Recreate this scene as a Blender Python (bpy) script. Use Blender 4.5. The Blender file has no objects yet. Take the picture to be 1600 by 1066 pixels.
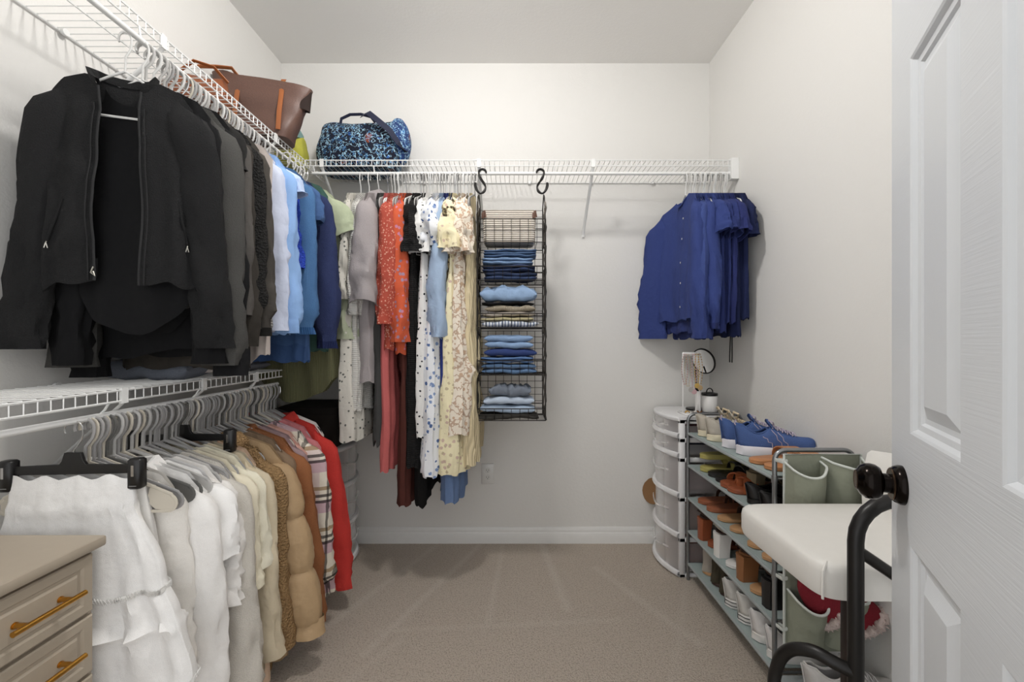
WORLD = 1.36; LAMP = 215
import bpy, math, random
from math import sin, cos, pi, sqrt, acos, radians as R
from mathutils import Vector, Matrix, noise
C = bpy.context.scene.collection
sc = bpy.context.scene
random.seed(7)

# ------------------------------------------------------------------ materials
def lin(h):
    h = h.lstrip('#')
    v = [int(h[i:i + 2], 16) / 255 for i in (0, 2, 4)]
    return tuple((c / 12.92 if c <= .04045 else ((c + .055) / 1.055) ** 2.4) for c in v) + (1,)
class NT:
    def __init__(s, name):
        s.m = bpy.data.materials.new(name); s.m.use_nodes = True
        s.n = s.m.node_tree.nodes; s.l = s.m.node_tree.links
        s.b = s.n['Principled BSDF']; s.tc = s.n.new('ShaderNodeTexCoord')
    def node(s, t, **k):
        x = s.n.new(t)
        for a, v in k.items():
            if a.startswith('i_'): x.inputs[a[2:].replace('_', ' ')].default_value = v
            else: setattr(x, a, v)
        return x
    def link(s, a, b): s.l.new(a, b)
    def noise(s, scale, detail=3, rough=.5, vec=None):
        x = s.node('ShaderNodeTexNoise'); x.inputs['Scale'].default_value = scale
        x.inputs['Detail'].default_value = detail; x.inputs['Roughness'].default_value = rough
        s.link(vec or s.tc.outputs['Object'], x.inputs['Vector']); return x.outputs['Fac']
    def voro(s, scale, rnd=1, vec=None, feature='F1'):
        x = s.node('ShaderNodeTexVoronoi', feature=feature); x.inputs['Scale'].default_value = scale
        x.inputs['Randomness'].default_value = rnd
        s.link(vec or s.tc.outputs['Object'], x.inputs['Vector']); return x
    def math(s, op, a, b=None, c=None):
        x = s.node('ShaderNodeMath', operation=op)
        for i, v in enumerate((a, b, c)):
            if v is None: continue
            if isinstance(v, (int, float)): x.inputs[i].default_value = v
            else: s.link(v, x.inputs[i])
        return x.outputs[0]
    def mix(s, f, a, b):
        x = s.node('ShaderNodeMix', data_type='RGBA')
        if isinstance(f, (int, float)): x.inputs[0].default_value = f
        else: s.link(f, x.inputs[0])
        for i, v in ((6, a), (7, b)):
            if isinstance(v, tuple): x.inputs[i].default_value = v
            else: s.link(v, x.inputs[i])
        return x.outputs[2]
    def color(s, v):
        if isinstance(v, tuple): s.b.inputs['Base Color'].default_value = v
        else: s.link(v, s.b.inputs['Base Color'])
    def bump(s, h, strength=.3, dist=.002):
        x = s.node('ShaderNodeBump'); x.inputs['Strength'].default_value = strength
        x.inputs['Distance'].default_value = dist
        s.link(h, x.inputs['Height']); s.link(x.outputs[0], s.b.inputs['Normal'])
    def set(s, **k):
        for a, v in k.items(): s.b.inputs[a.replace('_', ' ')].default_value = v
    def xyz(s):
        x = s.node('ShaderNodeSeparateXYZ'); s.link(s.tc.outputs['Object'], x.inputs[0]); return x.outputs

_mc = {}
def plain(name, hexc, rough=.5, metal=0, **k):
    key = (name, hexc)
    if key in _mc: return _mc[key]
    t = NT(name); c = lin(hexc)
    n = t.noise(35, 2)
    t.color(t.mix(n, c, tuple(min(1, v * .94) for v in c[:3]) + (1,)))
    t.set(Roughness=rough, Metallic=metal)
    for a, v in k.items(): t.b.inputs[a.replace('_', ' ')].default_value = v
    _mc[key] = t.m; return t.m

def fabric(hexc, kind='cotton', hex2=None, sc_=1.0, hex3=None):
    key = (hexc, kind, hex2, sc_, hex3)
    if key in _mc: return _mc[key]
    t = NT('fabric_' + kind)
    def soft(h):
        q = lin(h)[:3]; l = .3 * q[0] + .6 * q[1] + .1 * q[2]; k = .86 if max(q) < .75 else .98
        return tuple((v * .84 + l * .16) * k for v in q) + (1,)
    c = soft(hexc); c2 = soft(hex2) if hex2 else None; c3 = soft(hex3) if hex3 else None
    t.set(Roughness=.92)
    t.b.inputs['Specular IOR Level'].default_value = .25
    X, Y, Z = t.xyz()
    fine = t.noise(900, 1)
    mp = t.node('ShaderNodeMapping'); mp.inputs['Scale'].default_value = (13, 13, 3.2); t.link(t.tc.outputs['Object'], mp.inputs[0])
    wr = t.math('ADD', t.math('MULTIPLY', t.noise(1, 2, .5, mp.outputs[0]), .8), t.math('MULTIPLY', t.noise(26, 2, .55), .25))
    base = t.mix(fine, tuple(v * .86 for v in c[:3]) + (1,), tuple(min(1, v * 1.1) for v in c[:3]) + (1,))
    h = t.math('ADD', t.math('MULTIPLY', wr, 4.0), t.math('MULTIPLY', fine, .15)); bs, bd = .5, .009
    if kind == 'floral':
        v = t.voro(38 * sc_); d = t.math('ADD', v.outputs['Distance'], t.math('MULTIPLY', t.noise(160 * sc_, 1), .35))
        m = t.math('LESS_THAN', d, .48)
        sep = t.node('ShaderNodeSeparateColor'); t.link(v.outputs['Color'], sep.inputs[0])
        cc = t.mix(t.math('GREATER_THAN', sep.outputs[0], .55), c2, c3 or c2)
        base = t.mix(m, base, cc)
    elif kind == 'vine':
        n1 = t.noise(26 * sc_, 2, .6); m = t.math('LESS_THAN', t.math('ABSOLUTE', t.math('SUBTRACT', n1, .5)), .035)
        base = t.mix(t.math('MULTIPLY', m, .75), base, c2)
        v = t.voro(30 * sc_); m2 = t.math('LESS_THAN', v.outputs['Distance'], .25)
        base = t.mix(m2, base, c3 or c2)
    elif kind == 'dots':
        v = t.voro(42 * sc_); base = t.mix(t.math('LESS_THAN', t.math('ADD', v.outputs['Distance'], t.math('MULTIPLY', t.noise(170, 1), .2)), .33), base, c2)
    elif kind == 'plaid':
        def band(s, per, w, off):
            return t.math('LESS_THAN', t.math('FRACT', t.math('ADD', t.math('DIVIDE', s, per), off)), w)
        P = .16 * sc_
        base = t.mix(band(Z, P, .3, 0), base, c2)
        base = t.mix(t.math('MULTIPLY', band(X, .12, .4, .1), .45), base, c2)
        base = t.mix(t.math('MULTIPLY', band(Z, P, .09, .45), .8), base, c3)
        k_ = lin('2a2523')
        base = t.mix(t.math('MULTIPLY', band(X, .12, .12, .3), .7), base, k_)
        base = t.mix(t.math('MULTIPLY', band(X, .12, .06, .5), .8), base, k_)
        base = t.mix(t.math('MULTIPLY', band(Z, P, .07, .62), .85), base, k_)
        base = t.mix(t.math('MULTIPLY', band(Z, P, .07, .76), .85), base, k_)
    elif kind == 'teddy':
        n1 = t.noise(210, 2, .7); v = t.voro(150)
        base = t.mix(n1, tuple(q * .45 for q in c[:3]) + (1,), tuple(min(1, q * 1.35) for q in c[:3]) + (1,))
        h = t.math('ADD', t.math('MULTIPLY', wr, 3), v.outputs['Distance']); bs, bd = .9, .006
    elif kind == 'fleece':
        n1 = t.noise(320, 2, .7)
        base = t.mix(n1, tuple(q * .82 for q in c[:3]) + (1,), tuple(min(1, q * 1.15) for q in c[:3]) + (1,))
        h = t.math('ADD', t.math('MULTIPLY', wr, 3), n1); bs, bd = .6, .004
    elif kind == 'knit':
        w = t.math('SINE', t.math('MULTIPLY', X, 900 * sc_)); w2 = t.math('SINE', t.math('MULTIPLY', Z, 700 * sc_))
        ww = t.math('MULTIPLY', t.math('ADD', w, w2), .5)
        base = t.mix(t.math('MULTIPLY_ADD', ww, .3, .4), base, tuple(q * .72 for q in c[:3]) + (1,))
        h = t.math('ADD', t.math('MULTIPLY', wr, 4), ww); bs, bd = .5, .004
    elif kind == 'rib':
        w = t.math('SINE', t.math('MULTIPLY', X, 1000 * sc_))
        base = t.mix(t.math('MULTIPLY_ADD', w, .3, .4), base, tuple(q * .7 for q in c[:3]) + (1,))
        h = t.math('ADD', t.math('MULTIPLY', wr, 4), w); bs, bd = .5, .004
    elif kind == 'denim':
        n1 = t.noise(420, 2, .8); n2 = t.noise(14, 3, .6)
        base = t.mix(n1, tuple(q * .7 for q in c[:3]) + (1,), tuple(min(1, q * 1.25) for q in c[:3]) + (1,))
        base = t.mix(t.math('MULTIPLY', n2, .5), base, tuple(min(1, q * 1.5 + .03) for q in c[:3]) + (1,))
    elif kind == 'stripe':
        w = t.math('GREATER_THAN', t.math('SINE', t.math('MULTIPLY', X, 420 * sc_)), .25)
        base = t.mix(w, base, c2)
    elif kind == 'hstripe':
        w = t.math('GREATER_THAN', t.math('SINE', t.math('MULTIPLY', Z, 700 * sc_)), .55)
        base = t.mix(w, base, c2)
    elif kind == 'satin': t.set(Roughness=.45)
    elif kind == 'leopard':
        v = t.voro(60); n1 = t.noise(90, 2)
        base = t.mix(t.math('GREATER_THAN', t.math('ADD', v.outputs['Distance'], n1), .95), base, c2)
    elif kind == 'bagfloral':
        base = c
        for (s_, th, col, per) in ((13, .2, '7a3d22', .30), (16, .10, '27579c', .62), (20, .03, '9fc6cf', .80)):
            v = t.voro(s_); nn = t.math('MULTIPLY', t.noise(s_ * 5, 2, .7), .5)
            m = t.math('LESS_THAN', t.math('ADD', v.outputs['Distance'], nn), th + .28)
            m = t.math('MULTIPLY', m, t.math('GREATER_THAN', t.noise(s_ * 4.2, 1), .47))
            base = t.mix(m, base, lin(col))
        n1 = t.noise(38, 2, .6); m = t.math('LESS_THAN', t.math('ABSOLUTE', t.math('SUBTRACT', n1, .47)), .02)
        base = t.mix(m, base, lin('9fc4d8'))
        n1 = t.noise(55, 2, .6); m = t.math('LESS_THAN', t.math('ABSOLUTE', t.math('SUBTRACT', n1, .6)), .012)
        base = t.mix(m, base, lin('4f8fc9'))
        t.set(Roughness=.7)
    t.color(base); t.bump(h, bs, bd)
    _mc[key] = t.m; return t.m

# ------------------------------------------------------------------ mesh builder
class MB:
    def __init__(s): s.v = []; s.f = []
    def add(s, vs, fs):
        o = len(s.v); s.v += [tuple(p) for p in vs]; s.f += [tuple(i + o for i in f) for f in fs]; return s
    def box(s, a, b):
        (x0, y0, z0), (x1, y1, z1) = a, b
        vs = [(x, y, z) for x in (x0, x1) for y in (y0, y1) for z in (z0, z1)]
        return s.add(vs, [(0, 1, 3, 2), (4, 6, 7, 5), (0, 4, 5, 1), (2, 3, 7, 6), (0, 2, 6, 4), (1, 5, 7, 3)])
    def cbox(s, a, b, c=.004):
        # box with chamfered vertical and horizontal edges (three stacked rings)
        (x0, y0, z0), (x1, y1, z1) = a, b
        def ring(z, k):
            return [(x0 + c + k, y0 + k, z), (x1 - c - k, y0 + k, z), (x1 - k, y0 + c + k, z), (x1 - k, y1 - c - k, z),
                    (x1 - c - k, y1 - k, z), (x0 + c + k, y1 - k, z), (x0 + k, y1 - c - k, z), (x0 + k, y0 + c + k, z)]
        return s.loft([ring(z0, c * .8), ring(z0 + c, 0), ring(z1 - c, 0), ring(z1, c * .8)])
    def loft(s, rings, closed=True, caps=True):
        n = len(rings[0]); vs = [p for r in rings for p in r]; fs = []
        m = n if closed else n - 1
        for i in range(len(rings) - 1):
            for j in range(m):
                k = (j + 1) % n
                fs.append((i * n + j, i * n + k, (i + 1) * n + k, (i + 1) * n + j))
        if caps:
            fs.append(tuple(reversed(range(n)))); fs.append(tuple((len(rings) - 1) * n + j for j in range(n)))
        return s.add(vs, fs)
    def tube(s, path, r, n=6, closed=False, flat=None):
        P = [Vector(p) for p in path]; N = len(P); rings = []
        up = None
        for i in range(N):
            if closed: d = P[(i + 1) % N] - P[i - 1]
            else: d = P[min(i + 1, N - 1)] - P[max(i - 1, 0)]
            if d.length < 1e-9: d = Vector((0, 0, 1))
            d.normalize()
            if flat is not None: u = Vector(flat); u = (u - d * u.dot(d)); 
            elif up is None:
                u = Vector((0, 0, 1)) if abs(d.z) < .9 else Vector((1, 0, 0)); u = u - d * u.dot(d)
            else: u = up - d * up.dot(d)
            if u.length < 1e-6: u = Vector((1, .01, 0)); u = u - d * u.dot(d)
            u.normalize(); up = u; w = d.cross(u)
            rr = r[i] if isinstance(r, (list,)) else r
            ra, rb = rr if isinstance(rr, tuple) else (rr, rr)
            rings.append([P[i] + u * (cos(2 * pi * k / n) * ra) + w * (sin(2 * pi * k / n) * rb) for k in range(n)])
        if closed: rings.append(rings[0])
        return s.loft(rings, caps=not closed)
    def lathe(s, prof, n=24, axis='z', o=(0, 0, 0)):
        rings = []
        for (r, h) in prof:
            ring = []
            for k in range(n):
                a = 2 * pi * k / n; p = (r * cos(a), r * sin(a), h)
                if axis == 'x': p = (p[2], p[0], p[1])
                if axis == 'y': p = (p[0], p[2], p[1])
                ring.append((p[0] + o[0], p[1] + o[1], p[2] + o[2]))
            rings.append(ring)
        return s.loft(rings)
    def prism(s, poly, y0, y1, axis='y'):
        def q(p, h):
            return (p[0], h, p[1]) if axis == 'y' else ((h, p[0], p[1]) if axis == 'x' else (p[0], p[1], h))
        return s.loft([[q(p, y0) for p in poly], [q(p, y1) for p in poly]])
    def xf(s, M):
        s.v = [tuple(M @ Vector(p)) for p in s.v]; return s
    def build(s, name, mat, parent=None, smooth=True, bevel=0, loc=None):
        me = bpy.data.meshes.new(name); me.from_pydata(s.v, [], s.f); me.update()
        me.materials.append(mat)
        if smooth:
            for p in me.polygons: p.use_smooth = True
            try: me.set_sharp_from_angle(angle=R(50))
            except Exception: pass
        o = bpy.data.objects.new(name, me); C.objects.link(o)
        if parent is not None: o.parent = parent
        if loc: o.location = loc
        if bevel:
            b = o.modifiers.new('b', 'BEVEL'); b.width = bevel; b.segments = 3; b.limit_method = 'ANGLE'; b.angle_limit = R(40)
        return o

def tag(o, label, cat, group=None):
    o['label'] = label; o['category'] = cat
    if group: o['group'] = group
    return o
def struct(o): o['kind'] = 'structure'; return o
def thing(name, label, cat, loc=(0, 0, 0), rz=0, group=None):
    o = bpy.data.objects.new(name, None); o.empty_display_size = .05; C.objects.link(o)
    o.location = loc; o.rotation_euler = (0, 0, rz)
    return tag(o, label, cat, group)
def kids(o): return [x for x in bpy.data.objects if x.parent == o]
def dup(root, loc, rot=(0, 0, 0), label=None, ch=None, scale=None):
    r = root.copy(); C.objects.link(r); r.location = loc; r.rotation_euler = rot
    if label: r['label'] = label
    if scale: r.scale = scale
    for c0 in (ch if ch is not None else kids(root)):
        c = c0.copy(); C.objects.link(c); c.parent = r
        for g0 in kids(c0):
            g = g0.copy(); C.objects.link(g); g.parent = c
    return r
def arc(cx, cz, r, a0, a1, n=8):
    return [(cx + r * cos(R(a0 + (a1 - a0) * i / n)), cz + r * sin(R(a0 + (a1 - a0) * i / n))) for i in range(n + 1)]

# ------------------------------------------------------------------ camera, light
H0 = 1.153; F = 642.0
cam = bpy.data.objects.new('camera', bpy.data.cameras.new('camera')); C.objects.link(cam)
cam.location = (0, 0, H0); cam.rotation_euler = (R(90), 0, 0)
cam.data.sensor_width = 36; cam.data.lens = F / 1600 * 36; cam.data.clip_start = .01
sc.camera = cam
sc.view_settings.view_transform = 'Standard'; sc.view_settings.look = 'None'
sc.view_settings.exposure = 0; sc.view_settings.gamma = 1
try: sc.view_settings.use_curve_mapping = False
except Exception: pass
w = bpy.data.worlds.new('world'); sc.world = w; w.use_nodes = True
w.node_tree.nodes['Background'].inputs[0].default_value = (.98, .99, 1.0, 1)
w.node_tree.nodes['Background'].inputs[1].default_value = WORLD

XL, XR, YB, ZC = -1.319, 1.128, 2.35, 2.742
# ------------------------------------------------------------------ room
def wallmat(name, hexc):
    t = NT(name); t.color(lin(hexc)); t.set(Roughness=.85)
    t.bump(t.math('ADD', t.noise(70, 3, .6), t.math('MULTIPLY', t.noise(240, 2), .4)), .22, .004); return t.m
M_wall = wallmat('painted_wall', 'dcdad6'); M_ceil = wallmat('painted_ceiling', 'ebe9e6')
M_trim = plain('trim_paint', 'e4e3e0', .4)
t = NT('carpet'); n1 = t.noise(330, 3, .8); n2 = t.noise(150, 2, .7); v = t.voro(230)
base = t.mix(n1, lin('c0ac98'), lin('fff5e8')); base = t.mix(t.math('MULTIPLY', t.math('GREATER_THAN', n2, .56), .45), base, lin('a8937e'))
# brushed pile: long vacuum strokes
def strokes():
    X, Y, Z = t.xyz(); out = None
    for (x0, y0, x1, y1, wd, s_) in ((-.86, 1.42, -.42, 2.33, .03, .22), (-.55, 1.50, -.18, 2.33, .03, .25), (-.10, 1.65, -.05, 2.33, .025, .2),
            (.24, 1.75, .17, 2.33, .035, .25), (.72, 1.55, .42, 2.1, .035, .22), (-.55, 1.63, .45, 1.70, .025, .15), (.5, 1.3, .85, 2.0, .03, .12), (-.62, 1.3, -.42, 1.6, .03, .15)):
        L = sqrt((x1 - x0) ** 2 + (y1 - y0) ** 2); dx, dy = (x1 - x0) / L, (y1 - y0) / L
        d = t.math('ABSOLUTE', t.math('ADD', t.math('MULTIPLY', X, -dy), t.math('MULTIPLY_ADD', Y, dx, x0 * dy - y0 * dx)))
        d = t.math('ADD', d, t.math('MULTIPLY', t.math('SUBTRACT', t.noise(40, 2, .7), .5), .03))
        a = t.math('ADD', t.math('MULTIPLY', X, dx), t.math('MULTIPLY_ADD', Y, dy, -(x0 * dx + y0 * dy)))
        m = t.math('MULTIPLY', t.math('LESS_THAN', t.math('ABSOLUTE', t.math('SUBTRACT', a, L / 2)), L / 2), s_)
        sm = t.node('ShaderNodeMapRange'); sm.interpolation_type = 'SMOOTHSTEP'
        t.link(d, sm.inputs[0]); sm.inputs[1].default_value = 0; sm.inputs[2].default_value = wd; sm.inputs[3].default_value = 1; sm.inputs[4].default_value = 0
        m = t.math('MULTIPLY', m, sm.outputs[0])
        out = m if out is None else t.math('MAXIMUM', out, m)
    return out
base = t.mix(strokes(), base, lin('fff6ea'))
t.color(base); t.set(Roughness=1.0); t.b.inputs['Specular IOR Level'].default_value = .05
t.bump(t.math('ADD', n1, t.math('MULTIPLY', v.outputs['Distance'], .8)), .9, .01); M_carpet = t.m

YF = -.35
struct(MB().box((XL - .1, YF, -.05), (XR + .1, YB + .1, 0)).build('floor', M_carpet, smooth=False))
struct(MB().box((XL - .1, YF, ZC), (XR + .1, YB + .1, ZC + .1)).build('ceiling', M_ceil, smooth=False))
struct(MB().box((XL - .1, YF, 0), (XL, YB, ZC)).build('wall_left', M_wall, smooth=False))
struct(MB().box((XR, YF, 0), (XR + .1, YB, ZC)).build('wall_right', M_wall, smooth=False))
struct(MB().box((XL - .1, YB, 0), (XR + .1, YB + .1, ZC)).build('wall_back', M_wall, smooth=False))
prof = [(0, 0), (.014, 0), (.014, .055), (.011, .062), (.009, .066), (.011, .072), (.006, .082), (.004, .09), (0, .09)]
struct(MB().prism([(YB - a, b) for a, b in prof], XL, XR, 'x').build('baseboard_back', M_trim))
struct(MB().prism([(XL + a, b) for a, b in prof], YF, YB, 'y').build('baseboard_left', M_trim))
struct(MB().prism([(XR - a, b) for a, b in prof], YF, YB, 'y').build('baseboard_right', M_trim))

# ceiling lamp (the dome that lights the closet)
lamp = thing('ceiling_lamp', 'round white dome ceiling lamp fixed above the middle of the closet', 'ceiling lamp', (-.19, 1.15, ZC))
t = NT('lamp_glass'); t.color(lin('ffffff')); t.b.inputs['Emission Color'].default_value = (1, .98, .955, 1); t.b.inputs['Emission Strength'].default_value = LAMP
MB().lathe([(.001, -.115), (.03, -.112), (.055, -.098), (.072, -.065), (.075, -.012)], 32).build('lamp_shade', t.m, lamp)
MB().lathe([(.13, -.014), (.135, -.008), (.135, 0), (.02, 0)], 32).build('base', plain('white_enamel', 'e8e8e6', .4), lamp)

# outlet
ol = thing('wall_outlet', 'white duplex power outlet low on the back wall', 'outlet', (-.139, YB, .395))
MB().cbox((-.035, -.006, -.057), (.035, 0, .057), .002).build('cover_plate', M_trim, ol)
for dz in (-.02, .02):
    s_ = MB().prism(arc(0, dz, .0165, 0, 360, 15)[:-1], -.009, -.005).build('socket', plain('socket_white', 'd9d8d4', .4), ol)
    m = MB()
    for dx in (-.006, .006): m.box((dx - .001, -.0095, dz - .002), (dx + .001, -.0088, dz + .006))
    m.box((-.002, -.0095, dz - .009), (.002, -.0088, dz - .005)); m.build('socket_slots', plain('slot_dark', '3a3836', .6), s_, smooth=False)

# ------------------------------------------------------------------ door
door = bpy.data.objects.new('door_1', None); C.objects.link(door); struct(door)
th = R(30); Fx, Fy = .708, .766
# local frame: x = s (from free edge towards hinge), y = into the slab (away from camera side), z up
door.matrix_world = Matrix(((-sin(th), cos(th), 0, Fx), (-cos(th), -sin(th), 0, Fy), (0, 0, 1, 0), (0, 0, 0, 1)))
t = NT('door_paint'); t.color(lin('d9dcdf')); t.set(Roughness=.38)
X, Y, Z = t.xyz()
mp = t.node('ShaderNodeMapping'); mp.inputs['Scale'].default_value = (5, 5, 260); t.link(t.tc.outputs['Object'], mp.inputs[0])
g = t.noise(1, 3, .6, mp.outputs[0]); t.bump(g, .3, .0016); M_door = t.m
t2 = NT('door_paint_upright'); t2.color(lin('d9dcdf')); t2.set(Roughness=.38)
mp = t2.node('ShaderNodeMapping'); mp.inputs['Scale'].default_value = (260, 5, 5); t2.link(t2.tc.outputs['Object'], mp.inputs[0])
t2.bump(t2.noise(1, 3, .6, mp.outputs[0]), .12, .0012); M_door2 = t2.m
DW, DH, DT = .675, 2.03, .035
xs = [0, .1, .288, .386, .575, DW]; zs = [.01, .21, .815, 1.0, 1.62, 1.73, 1.92, DH]
slab = MB()
for i in range(5):
    for j in range(7):
        if i in (1, 3) and j in (1, 3, 5): continue
        a, b, c, d = xs[i], xs[i + 1], zs[j], zs[j + 1]
        slab.add([(a, 0, c), (b, 0, c), (b, 0, d), (a, 0, d)], [(0, 1, 2, 3)])
slab.add([(0, 0, .01), (DW, 0, .01), (DW, 0, DH), (0, 0, DH), (0, DT, .01), (DW, DT, .01), (DW, DT, DH), (0, DT, DH)],
         [(4, 7, 6, 5), (0, 3, 7, 4), (1, 5, 6, 2), (0, 4, 5, 1), (3, 2, 6, 7)])
slab.build('door_slab', M_door, door, smooth=False)
for i in (1, 3):
    for j in (1, 3, 5):
        a, b, c, d = xs[i], xs[i + 1], zs[j], zs[j + 1]
        steps = [(0, 0), (.004, .002), (.009, .0075), (.018, .0085), (.022, .0125), (.03, .0125), (.052, .003), (.054, .003)]
        rings = [[(a + k, y, c + k), (b - k, y, c + k), (b - k, y, d - k), (a + k, y, d - k)] for k, y in steps]
        m = MB().loft(rings, caps=False); k, y = steps[-1]
        m.add([(a + k, y, c + k), (b - k, y, c + k), (b - k, y, d - k), (a + k, y, d - k)], [(0, 1, 2, 3)])
        m.build('door_panel', M_door2, door, smooth=False)
bronze = plain('dark_bronze', '17120f', .16, .85); bronze2 = plain('bronze_edge', '6f5b4a', .25, .9)
kx, kz = .062, .903
rz_ = MB().lathe([(.006, -.0155), (.026, -.0155), (.031, -.011), (.0335, -.005), (.0335, 0), (.02, .0005)], 40, 'y', (kx, 0, kz)).build('knob_rosette', bronze, door)
MB().lathe([(.024, -.0157), (.0262, -.0164), (.028, -.0150), (.027, -.0135)], 40, 'y', (kx, 0, kz)).build('rosette_ring', bronze2, rz_)
kn = MB().lathe([(.017, -.012), (.0165, -.015), (.0165, -.026), (.019, -.028), (.026, -.030), (.030, -.036), (.0312, -.043), (.030, -.051), (.025, -.058),
            (.018, -.0615), (.017, -.0635), (.013, -.0635), (.012, -.061), (.001, -.061)], 40, 'y', (kx, 0, kz)).build('door_handle', bronze, door)
MB().lathe([(.0165, -.0618), (.0172, -.0632), (.0158, -.0642), (.0145, -.0635)], 32, 'y', (kx, 0, kz)).build('handle_ring', bronze2, kn)

# ------------------------------------------------------------------ wire shelves
M_wire = plain('white_vinyl_wire', 'e6e6e4', .4)
def wire(m, a, b, r, n=5): m.tube([a, b], r, n)
def shelf_run(label, ax, z, front, back, lo, hi, brackets, rodz, rodx, clips, rodlo=None, rodhi=None):
    # ax 'y': runs along y, front/back are x values; ax 'x': runs along x, front/back are y values
    P = (lambda a, d, zz: (d, a, zz)) if ax == 'y' else (lambda a, d, zz: (a, d, zz))
    root = thing('wire_shelf', label, 'shelf')
    sg = 1 if front > back else -1
    m = MB(); n = int((hi - lo) / .0254)
    for i in range(n + 1):
        a = lo + i * .0254
        m.tube([P(a, back, z + .003), P(a, front - sg * .002, z + .003), P(a, front + sg * .001, z), P(a, front + sg * .001, z - .028)], .0016, 4)
    m.build('wire_deck', M_wire, root)
    m = MB(); wire(m, P(lo, back, z), P(hi, back, z), .003); wire(m, P(lo, (front + back) / 2, z - .001), P(hi, (front + back) / 2, z - .001), .0025)
    wire(m, P(lo, front, z), P(hi, front, z), .003); wire(m, P(lo, front, z - .028), P(hi, front, z - .028), .003)
    m.build('edge_wire', M_wire, root)
    m = MB(); wire(m, P(rodlo or lo, rodx, rodz), P(rodhi or hi, rodx, rodz), .008, 12)
    rod = m.build('hang_rod', M_wire, root)
    if abs(rodz - z) > .03:
        for a in [lo + .04 + .3 * k for k in range(int((hi - lo) / .3) + 1)]:
            m = MB(); m.tube([P(a, front, z - .028), P(a, (front + rodx) / 2, (z - .028 + rodz) / 2), P(a, rodx, rodz + .007)], .003, 6)
            m.build('rod_hook', M_wire, rod)
    for a in brackets:
        m = MB(); m.tube([P(a, front, z - .026), P(a, front + sg * .001, z - .03), P(a, back + sg * .004, z - .29), P(a, back + sg * .004, z - .31)], [(.008, .0025)] * 4, 6, flat=P(1, 0, 0))
        m.box(*[tuple(map(f, P(a - .009, front - .004, z - .034), P(a + .009, front + .004, z + .006))) for f in (min, max)])
        m.build('support_bracket', M_wire, root)
    for a in clips:
        m = MB(); m.lathe([(.001, 0), (.008, 0), (.010, .003), (.010, .012), (.001, .012)], 12, 'x' if ax == 'y' else 'y', (0, 0, 0))
        m.v = [(p[0] * (1 if ax == 'y' else 1) + (back - sg * 0.0 if ax == 'y' else a), p[1] + (a if ax == 'y' else back - .012), p[2] + z) for p in m.v]
        m.build('wall_clip', M_wire, root)
    return root
ZS = 2.055
shelf_run('white wire shelf running high along the left wall with a hanging rod', 'y', ZS, -1.035, XL + .006, .5, 2.335, (.62, 1.22, 1.80), 1.988, -1.03, (.9, 1.2, 1.6, 2.0), rodhi=2.05)
shelf_run('white wire shelf running across the back wall with a hanging rod', 'x', ZS, 2.05, YB - .006, -1.03, 1.118, (-.95, -.165, .405), 1.993, 2.06, (-.5, .1, .45, .8), rodlo=-1.0)
shelf_run('low white wire shelf on the left wall above the packed rod', 'y', 1.024, -1.02, XL + .006, .4, 1.82, (.62, 1.08, 1.36, 1.64), .963, -1.04, (1.18, 1.5))
eb = MB().box((1.09, 2.04, 1.96), (XR - .001, 2.075, 2.065)); tag(eb.build('end_bracket', M_wire), 'small white end bracket holding the back shelf against the right wall', 'bracket')
# ------------------------------------------------------------------ hangers
def hook_path(neck=-.072, right=True):
    p = arc(0, -.008, .0205, 205, -5, 12)
    p += [(.0205, -.02), (.017, -.034), (.009, -.046), (.002, -.055), (0, neck)]
    return [(x, 0, z) for x, z in p]
DZ_ = -.026
def make_hanger(name, colhex, flat=True, hookmetal=False, plates=True, half=.205):
    mt = plain('hanger_' + colhex, colhex, .45 if not flat else .8)
    m = MB(); r = (.0022, .0042) if flat else (.0032, .0032)
    k_ = (half - .012) / .193
    top = [(-half + .012, -.136), (-.12 * k_, -.110), (-.05 * k_, -.085), (0, -.069), (.05 * k_, -.085), (.12 * k_, -.110), (half - .012, -.136)]
    er = .021
    out = top + arc(half - .022, -.157, er, 62, -90, 7) + arc(-half + .022, -.157, er, -90, -242, 7)
    out = [(x, z * 1.0 + DZ_ - .10 * max(0, abs(x) - .02)) for x, z in out]
    m.tube([(x, 0, z) for x, z in out], r, 6, closed=True, flat=(0, 1, 0) if not flat else (0, 1, 0))
    o = m.build(name, mt)
    hk = MB().tube(hook_path(-.072 + DZ_), .0018 if hookmetal else (.0028, .0036), 6, flat=(0, 1, 0)).build('hook', plain('chrome', 'c8c8c8', .2, 1) if hookmetal else mt, o)
    if plates:
        for s in (-1, 1):
            e = [(s * (half - .062), -.122), (s * (half - .02), -.137)] + [(s * (half - .022 + .019 * cos(R(a))), -.157 + .019 * sin(R(a))) for a in (50, 10, -30, -70, -90)] + [(s * (half - .05), -.175), (s * (half - .072), -.157)]
            e = [(x, z + DZ_ - .10 * max(0, abs(x) - .02)) for x, z in e]
            MB().prism(e, -.001, .001).build('end_plate', mt, o)
    return o
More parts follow.
